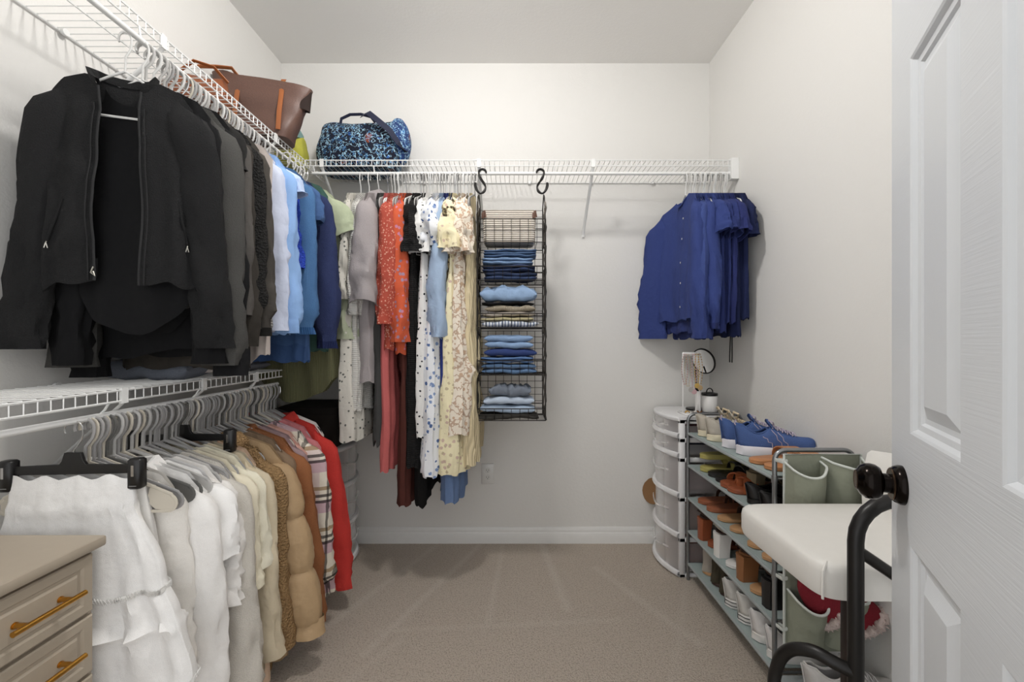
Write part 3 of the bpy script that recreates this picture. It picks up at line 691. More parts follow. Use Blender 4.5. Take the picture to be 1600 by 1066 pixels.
low(1.525, 2, 'brown_overshirt', 'rust brown overshirt with a buttoned cuff, behind the tan puffer', 'overshirt', F_('a0602f', 'fleece'), 'rust brown overshirt', half=0.330, W=.23, L=.78, hem=.23, nh=.08, ndf=.03, sleeve=dict(L=.62, r0=.06, r1=.05, out=.1), slope=.45, thick=.028, extra=buttons('3b2a20', 4), collar='fold')
low(1.57, 1, 'mauve_cardigan', 'dusty mauve thin cardigan between brown and pink garments', 'cardigan', F_('a28487', 'satin'), 'dusty mauve cardigan', half=0.270, W=.22, L=.62, hem=.22, nh=.08, ndf=.03, sleeve=dict(L=.4, r0=.05, r1=.04, out=.07), slope=.45, hang='beige')
low(1.605, 1, 'peach_blouse', 'peachy pink blouse on a beige hanger', 'blouse', F_('e0a694', 'satin'), 'peachy pink blouse', half=0.250, W=.21, L=.66, hem=.22, nh=.09, ndf=.04, sleeve=dict(L=.35, r0=.045, r1=.045, out=.05), slope=.42, hang='beige')
low(1.655, 0, 'plaid_shirt', 'plaid flannel overshirt in pink, cream, mustard and black checks', 'overshirt', F_('e6dcc9', 'plaid', 'd9b4bd', 1, 'a5814a'), 'plaid flannel overshirt', half=0.320, W=.225, L=.78, hem=.23, nh=.08, ndf=.03, sleeve=dict(L=.6, r0=.065, r1=.055, out=.09, cuff=.1), slope=.45, thick=.028)
low(1.71, 0, 'pink_sweater', 'plain rose pink sweater between the plaid overshirt and the red coat', 'sweater', F_('d3767b'), 'rose pink sweater', half=0.270, W=.21, L=.85, hem=.2, nh=.08, ndf=.03, sleeve=dict(L=.5, r0=.05, r1=.045, out=.04), slope=.42)
low(1.77, 0, 'red_coat', 'bright red fleece coat with a long rounded sleeve', 'coat', F_('d4210e', 'fleece'), 'bright red coat', half=0.335, W=.225, L=.84, hem=.21, nh=.08, ndf=.03, sleeve=dict(L=.64, r0=.06, r1=.055, out=.11, puff=.006), slope=.42, thick=.03, collar='fold')
low(1.81, -2, 'white_cardigan', 'thin white cardigan behind the red coat at the end of the rod', 'cardigan', F_('e4e0da'), 'thin white cardigan', W=.215, L=.86, hem=.22, nh=.08, ndf=.03, slope=.42, hang='black')
for i in range(46):
    y = 1.0 + i * .0175 + .003 * sin(i * 7)
    k = ('grey', 'lgrey', 'beige', 'grey', 'dark', 'lgrey', 'grey', 'beige', 'grey', 'dark', 'lgrey')[(i * 3) % 11]
    if i == 17: k = 'clip'
    hanger(k if (i < 14 and i % 2) or k == 'clip' else 'n_' + k, (XW + .003 * sin(i * 2.), y, ZL), R(8 - i * .22 + 1.5 * sin(i * 5)), {'grey': 'mid grey', 'lgrey': 'pale grey', 'beige': 'beige', 'dark': 'dark grey', 'clip': 'black clip'}[k] + ' hanger packed in the dense low row of hooks', 'packed hangers on the low rod')

# ================================================================== back rod (garments seen edge-on)
ZB = 1.993 - .0125; YR = 2.06
def GB(X, name, label, cat, mat, short_, ang=0, **k):
    hk = k.pop('hang', 'lgrey'); k.setdefault('fold', .010); k.setdefault('nh', .06); k.setdefault('ndf', .03)
    return garment(name, label, cat, (X, YR, ZB), R(-90 + ang), mat, hang=hk, hl=None if not hk else HN[hk] + ' hanger holding the ' + short_ + ' on the back rod', group='clothes on the back rod', **k)
GB(-.757, 'printed_maxi_dress', 'long off white dress with scattered dark sprigs, first in the corner', 'dress', F_('dcd7cb', 'dots', '6a6c66', 1.1), 'off white sprigged dress', W=.19, L=1.22, hem=.2, thick=.05, fold=.014, sleeve=dict(L=.45, r0=.045, r1=.04, out=.02), hang='wire')
GB(-.715, 'white_cardigan', 'white buttoned cardigan hanging between sprigged dress and grey robe', 'cardigan', F_('e0ddd6', 'knit'), 'white buttoned cardigan', W=.19, L=1.08, hem=.19, thick=.035, sleeve=dict(L=.52, r0=.045, r1=.04, out=.02), hang='wire', extra=buttons('4a4a48', 5))
GB(-.668, 'plush_robe', 'mauve grey plush robe with a thick turned cuff', 'robe', F_('a9a0a0', 'fleece'), 'mauve grey plush robe', W=.2, L=.95, hem=.19, thick=.05, tmid=.035, collar='hood', sleeve=dict(L=.48, r0=.055, r1=.06, out=.03, ty=.9, slant=.03), hang='wire')
GB(-.62, 'charcoal_wrap', 'charcoal grey draped wrap with a pointed uneven hem', 'wrap', F_('45454450'[:6]), 'charcoal draped wrap', W=.18, L=1.2, hem=.18, thick=.03, hemwave=.05, hang='black')
GB(-.585, 'coral_dress', 'long coral pink dress with lace insets and a sheer hem', 'dress', F_('cf5f5c'), 'long coral dress', W=.19, L=1.36, hem=.19, thick=.028, hang='lgrey')
GB(-.565, 'rust_floral_blouse', 'rust red blouse with a tiny pale floral print', 'blouse', F_('b9442c', 'floral', 'e0a58a', 2.4, 'd98068'), 'rust floral blouse', W=.195, L=.8, hem=.2, thick=.034, sleeve=dict(L=.56, r0=.045, r1=.05, out=.025, ty=.8), hang='wire')
GB(-.515, 'orange_floral_dress', 'bright orange dress with lilac flowers and a shoulder ruffle', 'dress', F_('dd5417', 'floral', 'a886a0', 1.1, 'cf7fa0'), 'orange and lilac floral dress', W=.195, L=.82, hem=.2, thick=.04, sleeve=dict(L=.64, r0=.04, r1=.045, out=.02, ty=.8), hang='lgrey')
GB(-.50, 'brown_maxi_dress', 'dark reddish brown dress whose hem hangs lowest near the floor', 'dress', F_('56281f'), 'dark reddish brown dress', W=.17, L=1.52, hem=.18, thick=.035, hang='lgrey')
GB(-.455, 'black_lace_dress', 'long black dress with a ragged lower edge', 'dress', F_('1c1b1b', 'knit'), 'long ragged black dress', W=.19, L=1.38, hem=.19, thick=.045, fold=.014, sleeve=dict(L=.3, r0=.045, r1=.05, out=.02, ty=.8), hemwave=.04, hang='black')
GB(-.415, 'black_slip', 'black slip dress ending just below the white floral dresses', 'dress', F_('0f0e0e'), 'black slip dress', W=.17, L=1.5, hem=.17, thick=.04, hemwave=.03, hang='black')
GB(-.405, 'dotted_white_dress', 'white dress with small black flower dots', 'dress', F_('e3e1dd', 'dots', '26262c', 1.1), 'white dress with black dots', W=.19, L=1.20, hem=.21, thick=.045, fold=.014, sleeve=dict(L=.3, r0=.04, r1=.045, out=.02, ty=.9), hang='wire')
GB(-.36, 'blue_floral_dress', 'long white dress printed with blue flowers and puffed sleeves', 'dress', F_('e6e8ec', 'floral', '4d6ea8', 1.0, '7f9acb'), 'white and blue floral dress', W=.195, L=1.37, hem=.24, thick=.05, fold=.016, sleeve=dict(L=.26, r0=.04, r1=.035, out=.02, puff=.02, ty=.9), hang='wire')
GB(-.33, 'pale_blue_shirt', 'pale blue shirt with a long straight sleeve', 'shirt', F_('a3bbd9'), 'pale blue shirt', W=.19, L=.75, hem=.2, thick=.03, sleeve=dict(L=.62, r0=.045, r1=.05, out=.03, ty=.7), hang='lgrey')
GB(-.31, 'royal_blue_dress', 'plain deep royal blue dress beside the pale blue shirt', 'dress', F_('2a3a86'), 'deep royal blue dress', W=.19, L=1.0, hem=.2, thick=.03, hang='lgrey')
GB(-.29, 'denim_maxi_dress', 'long washed denim blue dress with its hem below the cream ones', 'dress', F_('5f7ba8', 'denim'), 'washed denim dress', W=.18, L=1.5, hem=.2, thick=.05, hang='lgrey')
GB(-.285, 'leopard_blouse', 'olive and tan animal print blouse with gathered shoulders', 'blouse', F_('9b8b63', 'leopard', '4b3f2a'), 'animal print blouse', W=.195, L=.5, hem=.19, thick=.035, sleeve=dict(L=.26, r0=.045, r1=.05, out=.01, ty=.9), hang='black')
GB(-.28, 'yellow_floral_dress', 'long butter yellow dress with faint small flowers', 'dress', F_('ece0b4', 'floral', 'cdbb96', 1.1, 'd9b9a4'), 'butter yellow floral dress', W=.195, L=1.36, hem=.24, thick=.065, fold=.018, sleeve=dict(L=.28, r0=.04, r1=.04, out=.03, puff=.016, ty=.9), hang='wire')
GB(-.24, 'ruffled_cream_dress', 'cream dress with tan vine print and ruffled tiers, nearest the basket rack', 'dress', F_('e9dcc8', 'vine', 'b98f6c', 1.0, 'd3ae8c'), 'cream vine print dress', W=.195, L=1.18, hem=.24, thick=.07, fold=.02, tier=(.28, .72), sleeve=dict(L=.3, r0=.035, r1=.045, out=.03, fold=.022, ty=1), hang='wire')
GB(-.205, 'pleated_cream_skirt', 'pleated cream gold skirt hanging below the ruffled dress', 'skirt', F_('e2cfa2', 'rib'), 'pleated cream gold skirt', W=.17, L=1.33, hem=.2, thick=.03, fold=.018, hang='lgrey')
for i in range(26):
    x = -.60 + i * .0172 + .003 * sin(i * 5)
    k = ('lgrey', 'wire', 'white', 'lgrey', 'grey')[i % 5]
    hanger(k, (x, YR, ZB), R(-90 + 4 * sin(i * 2.3)), {'lgrey': 'pale grey', 'wire': 'thin white', 'white': 'white', 'grey': 'mid grey'}[k] + ' hanger among the bunched hooks of the back rod', 'bunched hangers on the back rod')

# ================================================================== scrubs at the right end of the back rod
S1 = F_('324486'); S2 = F_('283672'); S3 = F_('1c2650'); S4 = F_('3a4e90')
def GS(X, ang, name, label, cat, mat, short_, **k):
    hk = k.pop('hang', 'wire'); k.setdefault('nh', .06); k.setdefault('ndf', .05)
    k.setdefault('sleeve', dict(L=.2, r0=.06, r1=.06, out=.05, slant=.02, ty=.45))
    return garment(name, label, cat, (X, YR, ZB), R(ang), mat, hang=hk, hl=HN[hk] + ' hanger holding the ' + short_, group='blue uniform tops at the right end of the back rod', L=k.pop('L', .68), **k)
LS = dict(L=.58, r0=.055, r1=.048, out=.05, cuff=.12, ty=.6)
GS(.87, -94, 'uniform_jacket', 'royal blue uniform jacket turned towards the empty wall, outermost of the bunch', 'jacket', S1, 'outermost blue uniform jacket', W=.205, hem=.2, L=.66, sleeve=dict(L=.62, r0=.055, r1=.048, out=.045, ty=.6), thick=.028, collar='ring', bend=(-2.0, -.3), extra=buttons('c9c9cc', 5, .02))
GS(.892, -94, 'uniform_jacket', 'royal blue warm-up jacket with a ribbed cuff, second of the bunch from the empty wall', 'jacket', S4, 'warm-up jacket with ribbed cuff', W=.195, hem=.2, L=.72, sleeve=LS, thick=.03, collar='ring', bandmat=S2, cuffmat=S2, hang='white', bend=(-1.2, -.4))
GS(.915, -93, 'uniform_jacket', 'royal blue long sleeved jacket behind the warm-up jacket', 'jacket', S1, 'second ribbed cuff jacket', W=.2, hem=.2, L=.75, sleeve=LS, thick=.028, bandmat=S2, cuffmat=S2, bend=(-.7, -.2))
GS(.94, -92, 'uniform_shirt', 'short sleeved royal blue top with a wide gaping cuff', 'top', S1, 'top with gaping cuff', W=.21, hem=.2)
GS(.965, -92, 'uniform_shirt', 'short sleeved deep blue top with a dark inner sleeve', 'top', S2, 'deep blue top with dark sleeve', W=.205, hem=.2, L=.72)
GS(.99, -92, 'uniform_shirt', 'deep blue top with two stacked short sleeve openings', 'top', S2, 'top with stacked sleeves', W=.21, hem=.2, hang='white')
GS(1.015, -92, 'uniform_shirt', 'indigo blue top with a chest pocket, towards the right wall', 'top', F_('2a3470'), 'indigo top with pocket', W=.215, hem=.2)
GS(1.045, -91, 'uniform_trousers', 'dark blue uniform trousers with dangling black drawstrings', 'trousers', S3, 'dark blue trousers', W=.17, hem=.18, L=.74, sleeve=None,
   extra=lambda root, rows, mat: [MB().tube([(.10 + dx, .0, -.7), (.1 + dx, .002, -.8), (.1 + dx * 1.6, 0, -.9), (.1 + dx * 1.5, 0, -.93)], .0028, 6).build('drawstring', plain('black_cord', '161616', .8), root) for dx in (-.006, .008)], hang='lgrey')
GS(1.07, -91, 'uniform_shirt', 'navy blue top hanging last against the right wall', 'top', S3, 'last navy top', W=.205, hem=.19, L=.66, sleeve=dict(L=.2, r0=.05, r1=.05, out=.04, ty=.4))
for i in range(8):
    hanger('wire' if i % 2 else 'n_lgrey', (.88 + i * .026, YR, ZB), R(-88 - i), ('thin white' if i % 2 else 'pale grey') + ' hanger among the hooks above the blue uniforms', 'spare hangers above the blue uniforms')
# ================================================================== bags on the shelf
def tote():
    br = plain('brown_pebble_leather', '5d4136', .55); tan = plain('tan_leather', '97572c', .5)
    t_ = NT('brown_coated_canvas'); n = t_.noise(260, 2, .6); t_.color(t_.mix(n, lin('4a332b'), lin('6d4f43'))); t_.set(Roughness=.5); t_.bump(n, .3, .002); br = t_.m
    root = thing('tote_bag', 'dark brown tote bag with tan leather straps slouching on the left shelf', 'bag', (-1.135, 1.86, 2.058), R(10))
    rings = []; N = 48
    for i in range(19):
        v = i / 18; w_ = .135 + .07 * v; t0 = .06 * (1 - v * .75) + .012; ring = []
        for j in range(N):
            a = 2 * pi * j / N; c, s = cos(a), sin(a)
            x = w_ * math.copysign(abs(c) ** .45, c) + .02 * v; y = t0 * math.copysign(abs(s) ** .6, s)
            y += .016 * nz(x * 9, v * 3, 5.5) * (1 - .3 * v) - .03 * v; x += .006 * nz(v * 5, s * 2, 1)
            z = .255 * v - .02 * v * (x / w_) ** 2 * (1 if x > 0 else -1.) + .012 * nz(x * 12, 3, 1) * v
            ring.append((x, y, z))
        rings.append(ring)
    MB().loft(rings, caps=False).add(rings[0], [tuple(range(N))]).build('bag_body', br, root)
    l = rings[-1]; MB().loft([l, [(p[0] * .985, p[1] * .9 - .003, p[2] - .004) for p in l], [(p[0] * .95, p[1] * .7 - .01, p[2] - .1) for p in l]], caps=False).build('lining', plain('bag_lining', '2a1d18', .9), root)
    for x in (-.07, .105):
        MB().tube([(x - .005, -.085, .02), (x, -.085, .1), (x + .002, -.068, .18), (x, -.052, .235), (x + .004, -.045, .262), (x + .002, -.03, .27)], [(.002, .011)] * 6, 6, flat=(0, 1, 0)).build('strap', tan, root)
        MB().tube([(x - .012, -.056, .232), (x + .012, -.056, .232), (x + .012, -.052, .25), (x - .012, -.052, .25)], .002, 6, closed=True).build('buckle', plain('brass', 'b8914c', .3, 1), root)
    MB().tube([(-.07, -.05, .25), (-.09, -.07, .275), (-.14, -.09, .262), (-.2, -.1, .25), (-.23, -.09, .225), (-.2, -.07, .24)], [(.004, .010)] * 6, 6).build('handle', tan, root)
    MB().box((.0, -.051, .226), (.022, -.049, .231)).build('metal_badge', plain('brass', 'b8914c', .3, 1), root, smooth=False)
tote()
def bag_soft(name, label, loc, rz, w_, d_, h_, mat, seed, pw=.5):
    root = thing(name, label, 'bag', loc, rz); rings = []; N = 40
    for i in range(15):
        v = i / 14; k = sqrt(max(.02, 1 - max(0, (v - .55) / .45) ** 2.6)); k2 = .9 + .1 * sin(pi * min(1, v * 1.4)); ring = []
        for j in range(N):
            a = 2 * pi * j / N; c, s = cos(a), sin(a)
            x = w_ / 2 * (.88 + .12 * k) * k2 * math.copysign(abs(c) ** pw, c); y = d_ / 2 * k * k2 * math.copysign(abs(s) ** pw, s)
            z = h_ * v + (.01 * nz(x * 12, seed, 1) - .02 * (1 - min(1, abs(abs(x) / (w_ / 2) - .0)))) * (v > .5)
            y += .008 * nz(x * 11, z * 11, seed)
            ring.append((x, y, z))
        rings.append(ring)
    MB().loft(rings).build('bag_body', mat, root); return root
db = bag_soft('duffle_bag', 'navy duffle bag with blue, aqua and rust flower print on the back shelf', (-.818, 2.215, 2.058), R(-3), .45, .2, .275, F_('10152b', 'bagfloral'), 3., .62)
nv = plain('navy_webbing', '1c2038', .8)
MB().tube([(-.10, -.02, .255), (-.09, -.03, .28), (-.04, -.035, .298), (.02, -.035, .298), (.07, -.03, .285), (.09, -.02, .26)], [(.004, .008)] * 6, 6).build('handle', nv, db)
MB().tube([(.03, -.05, .28), (.08, -.09, .275), (.14, -.115, .22), (.2, -.11, .17), (.235, -.08, .12), (.25, -.02, .1), (.24, .03, .14)], [(.002, .018)] * 7, 6, flat=(0, -1, .5)).build('shoulder_strap', nv, db)
p_ = MB()
rr_ = []
for i in range(9):
    v = i / 8; k = sin(pi * (v * .9 + .05)) ** .5
    rr_.append([(.205 + .065 * k * cos(2 * pi * j / 20), .02 + .08 * k * sin(2 * pi * j / 20), .05 + .235 * v) for j in range(20)])
p_.loft(rr_).build('end_pocket', F_('1f3f7a', 'bagfloral'), db)
lb = bag_soft('leather_handbag', 'soft cognac leather handbag lying behind the dark brown tote', (-1.20, 1.58, 2.058), R(20), .2, .12, .12, plain('cognac_leather', '7d4525', .5), 6.)
MB().tube([(-.05, -.05, .09), (0, -.06, .135), (.06, -.05, .13), (.1, -.03, .09)], [(.003, .008)] * 4, 6).build('handle', plain('tan_leather', '97572c', .5), lb)
yb = bag_soft('yellow_pouch', 'bright yellow fabric pouch with a teal top between tote and duffle', (-1.155, 2.16, 2.058), 0, .15, .12, .17, F_('c9c61c'), 9.)
MB().loft([[(.055 * k * cos(2 * pi * j / 16), .04 * k * sin(2 * pi * j / 16), z) for j in range(16)] for k, z in ((1, .155), (1.05, .175), (.8, .2), (.3, .21))]).build('teal_top', F_('7fa6a2'), yb)

# ================================================================== folded things
def folded(name, label, cat, loc, rz, w_, d_, h_, mat, layers=2, seed=1., group=None, ruff=0, seams=True):
    o = None; m = MB(); hh = h_ / layers; N = 30
    for L_ in range(layers):
        rings = []
        ox = .006 * nz(L_ * 3.3, seed, 0); 
        for i in range(17):
            u = -1 + 2 * i / 16; k = (1 - abs(u) ** 7) ** .5 if abs(u) < 1 else .0; k = max(.25, k); ring = []
            for j in range(N):
                a = 2 * pi * j / N; c, s = cos(a), sin(a)
                y = d_ / 2 * math.copysign(abs(c) ** .35, c); z = hh / 2 * math.copysign(abs(s) ** .8, s) * k * (1.0 + .08 * sin(i * 1.3 + seed))
                z += hh * (L_ + .5) + .006 * nz(u * 2.2, y * 7, seed + L_) + .007 * nz(u * 1.2, 0, seed + 9)
                y += .007 * nz(u * 4, L_ * 5, seed) ; x = u * w_ / 2 + ox
                if ruff: z += ruff * nz(u * 9, y * 30, seed) * (s > 0) ; y += ruff * .6 * nz(u * 12, z * 10, seed)
                ring.append((x, y, z))
            rings.append(ring)
        m.loft(rings)
    o = m.build(name, mat, None); o.location = loc; o.rotation_euler = (0, 0, rz)
    return tag(o, label, cat, group)
folded('folded_towel', 'folded slate blue towel lying on the low wire shelf under the black clothes', 'towel', (-1.17, 1.365, 1.03), R(4), .27, .15, .066, F_('6f7683', 'fleece'), 1, 2.)
folded('folded_blanket', 'small grey blue folded cloth at the far end of the low shelf', 'blanket', (-1.16, 1.67, 1.03), 0, .24, .2, .09, F_('6d7078', 'fleece'), 2, 5.)
pb = MB().cbox((-1.17, 1.62, 1.125), (-1.03, 1.76, 1.135), .003); tag(pb.build('paper_box', plain('white_card', 'cfccc6', .6)), 'flat white card packet on the folded cloth on the low shelf', 'packet')

# ================================================================== hanging basket rack
rk = thing('hanging_rack', 'black five tier wire basket rack hanging from the back rod by hooks', 'hanging rack', (0, 2.0, 0))
M_bk = plain('black_wire', '2a2622', .45, .5)
x0, x1 = -.163, .157; yb_, yf = .10, -.075
tz = [1.595, 1.362, 1.128, .895, .76]; tz = [1.150 + .0, 0, 0, 0, 0]
ZTOP = 1.83
def wz(py, Y): return H0 - (py - 532) / F * Y
bt = []
for rail, bot in ((341, 378), (415, 437), (489, 511), (563, 585), (638, 656)):
    bt.append((wz(rail, 1.925), wz(bot, 1.93)))
for s in (x0, x1):
    for y in (yb_, yf):
        MB().tube([(s, y, bt[-1][1]), (s, y, ZTOP if y == yb_ else bt[0][0])], .0032, 6).build('side_post', M_bk, rk)
    MB().tube([(s, yb_, ZTOP - .0), (s, .035, 1.878), (s, -.01, 1.85), (s, yf, ZTOP - .12), (s, yf, bt[0][0])], .003, 6).build('side_wire', M_bk, rk)
    m = MB(); n = 34
    for k in range(2):
        m.tube([(s + .004 * sin(i * 1.9 + k), yf + .01 + .09 * k + .005 * cos(i * 2.3), ZTOP - .02 - i * (ZTOP - .02 - bt[-1][1]) / n) for i in range(n + 1)], .0035, 5)
    m.build('side_chain', plain('dark_chain', '4c4741', .4, .7), rk)
for i, (zr, zb) in enumerate(bt):
    m = MB(); ztop_ = bt[i - 1][1] - .012 if i else ZTOP - .01
    nx = 8
    for k in range(nx + 1):
        x = x0 + (x1 - x0) * k / nx
        m.tube([(x, yf, zr), (x, yf, zb + .008), (x, yf + .008, zb), (x, yb_ - .006, zb), (x, yb_, zb + .006), (x, yb_, ztop_)], .0013, 4)
    for z in ((zr + zb) / 2,): wire(m, (x0, yf, z), (x1, yf, z), .0013, 4)
    nz_ = max(3, int((ztop_ - zb) / .03))
    for k in range(nz_ + 1): wire(m, (x0, yb_, zb + (ztop_ - zb) * k / nz_), (x1, yb_, zb + (ztop_ - zb) * k / nz_), .0013, 4)
    for k in range(1, 5): wire(m, (x0, yf + (yb_ - yf) * k / 5, zb), (x1, yf + (yb_ - yf) * k / 5, zb), .0013, 4)
    for s in (x0, x1):
        for z in (zr, (zr + zb) / 2, zb): wire(m, (s, yf, z), (s, yb_, z), .0013, 4)
        for k in range(1, 5): wire(m, (s, yf + (yb_ - yf) * k / 5, zb), (s, yf + (yb_ - yf) * k / 5, zr), .0013, 4)
    m.tube([(x0, yf, zr), (x1, yf, zr), (x1, yb_, zr), (x0, yb_, zr)], .0026, 6, closed=True)
    m.tube([(x0, yf, zb), (x1, yf, zb), (x1, yb_, zb), (x0, yb_, zb)], .0026, 6, closed=True)
    bk = m.build('wire_basket', M_bk, rk)
    if i:
        for s in (x0 + .012, x1 - .012):
            MB().cbox((s - .005, yf - .004, ztop_ - .018), (s + .005, yf + .006, ztop_ + .008), .001).build('joint_clip', M_bk, bk)
for px_, nm in ((753, 'left'), (845, 'right')):
    X = (px_ - 800) / F * 2.05; sg = 1 if nm == 'left' else -1
    hk = thing('s_hook', 'doubled black metal S hook holding the basket rack at its ' + ('end by the dresses' if nm == 'left' else 'end away from the dresses'), 'hook', (X, 2.05, 1.993), group='S hooks of the basket rack')
    for k in (-1, 1):
        pts = [(sg * .022, .006 * k, -.002), (sg * .016, .006 * k, .012), (0, .004 * k, .017), (-sg * .014, .004 * k, .008), (-sg * .014, .004 * k, -.01), (-sg * .004 + sg * .003 * k, -.008, -.035), (sg * .012 + .002 * k, -.02, -.062),
               (sg * .02, -.03, -.085), (sg * .012 + .003 * k, -.035, -.108), (-sg * .006, -.035, -.116), (-sg * .022 - .002 * k, -.035, -.10), (-sg * .03 - .003 * k, -.033, -.075), (-sg * .028, -.033, -.06)]
        # smooth
        P = []
        for i in range(len(pts) - 1):
            a = Vector(pts[max(0, i - 1)]); b = Vector(pts[i]); c = Vector(pts[i + 1]); d = Vector(pts[min(len(pts) - 1, i + 2)])
            for q in range(4):
                t_ = q / 4; P.append(.5 * ((2 * b) + (c - a) * t_ + (2 * a - 5 * b + 4 * c - d) * t_ ** 2 + (3 * b - a - 3 * c + d) * t_ ** 3))
        MB().tube(P, .0045, 8).build('hook_wire', plain('black_iron', '1b1918', .4, .6), hk)
        P[-1]
RX, RY = (x0 + x1) / 2 - .012, 2.005
# woven bin in the top basket
bn = thing('woven_bin', 'cream woven storage bin with leather tabs in the top basket', 'storage bin', (RX + .002, RY + .005, bt[0][1] + .004))
t_ = NT('woven_rope'); X_, Y_, Z_ = t_.xyz(); w_ = t_.math('SINE', t_.math('MULTIPLY', Z_, 620)); t_.color(t_.mix(t_.math('MULTIPLY_ADD', w_, .35, .5), lin('b5a898'), lin('ebe5dc'))); t_.bump(w_, .8, .004); t_.set(Roughness=.9)
def rrect(a, b, z, r=.02, n=4):
    out = []
    for cx, cy, a0 in ((a - r, b - r, 0), (-a + r, b - r, 90), (-a + r, -b + r, 180), (a - r, -b + r, 270)):
        for k in range(n + 1): out.append((cx + r * cos(R(a0 + 90 * k / n)), cy + r * sin(R(a0 + 90 * k / n)), z))
    return out
m = MB(); m.loft([rrect(.115, .055, 0), rrect(.122, .06, .01)] + [rrect(.122 + .008 * k / 12, .062, .01 + .145 * k / 12) for k in range(1, 13)] + [rrect(.124, .056, .155), rrect(.12, .052, .06)])
m.build('bin_body', t_.m, bn)
for x in (-.125, .115): MB().tube([(x, -.064, .115), (x, -.068, .135), (x + .006, -.066, .15), (x + .012, -.064, .12)], [(.006, .0015)] * 4, 6).build('leather_tab', plain('dark_leather', '5a3a2a', .6), bn)
D_ = lambda c_: F_(c_, 'denim')
stk = {1: [('folded_jeans', 'mid blue folded jeans, topmost in the second basket', 'jeans', D_('48668f'), .035, .25, 3), ('folded_jeans', 'pale blue folded jeans second from the top in the second basket', 'jeans', D_('6f8fb8'), .032, .24, 2),
           ('folded_jeans', 'indigo folded jeans second from the bottom in the second basket', 'jeans', D_('2b3c63'), .032, .25, 2), ('folded_jeans', 'dark blue folded jeans at the bottom of the second basket', 'jeans', D_('33466e'), .036, .25, 2)],
       2: [('ruffled_denim_skirt', 'light blue ruffled denim piece on top of the middle basket', 'skirt', D_('8aa9cf'), .07, .27, 1), ('folded_leggings', 'folded black cloth directly under the ruffled denim', 'leggings', F_('17161a'), .014, .25, 1),
           ('folded_corduroy', 'folded beige corduroy trousers in the middle basket', 'trousers', F_('b3a58d', 'rib'), .03, .24, 1), ('folded_cloth', 'folded greige cloth in the middle basket', 'folded cloth', F_('c9bdaf'), .02, .25, 1),
           ('folded_cloth', 'folded pale yellow cloth in the middle basket', 'folded cloth', F_('dccf9a'), .016, .25, 1), ('folded_shorts', 'blue and white striped shorts at the bottom of the middle basket', 'shorts', F_('dfe3ea', 'stripe', '7484a6'), .026, .27, 1)],
       3: [('folded_jeans', 'faded light blue folded jeans, topmost in the fourth basket', 'jeans', D_('7d9cc4'), .066, .23, 2), ('folded_jeans', 'deep indigo folded jeans second in the fourth basket', 'jeans', D_('243a73'), .035, .25, 1),
           ('folded_jeans', 'worn mid blue folded jeans third in the fourth basket', 'jeans', D_('4f74a6'), .03, .25, 2), ('folded_jeans', 'blue folded jeans at the bottom of the fourth basket', 'jeans', D_('55779f'), .046, .26, 2)],
       4: [('folded_shorts', 'crumpled grey denim shorts, topmost in the lowest basket', 'shorts', D_('6d7684'), .05, .2, 1), ('folded_jeans', 'almost white folded jeans in the middle of the lowest basket', 'jeans', D_('b3c2d6'), .036, .24, 1), ('folded_jeans', 'pale washed folded jeans at the bottom of the lowest basket', 'jeans', D_('a3b8d0'), .036, .26, 1)]}
for ti, L_ in stk.items():
    z = bt[ti][1] + (.004 if ti != 4 else .03)
    for k, (nm, lb, ct, mt, h_, w_, ly) in enumerate(reversed(L_)):
        folded(nm, lb, ct, (RX + .008 * sin(k * 2.1 + ti), RY, z + .001), R(2 * sin(k * 3 + ti)), w_, .135, h_, mt, ly, ti * 3.1 + k, 'folded clothes in the hanging baskets', ruff=.02 if (nm.startswith('ruffled') or 'crumpled' in lb) else 0)
        z += h_ + .003
folded('black_tray_liner', 'dark charcoal padded liner in the lowest basket', 'liner', (RX, RY, bt[4][1] + .003), 0, .29, .15, .024, F_('3b3833'), 1, 4.4)

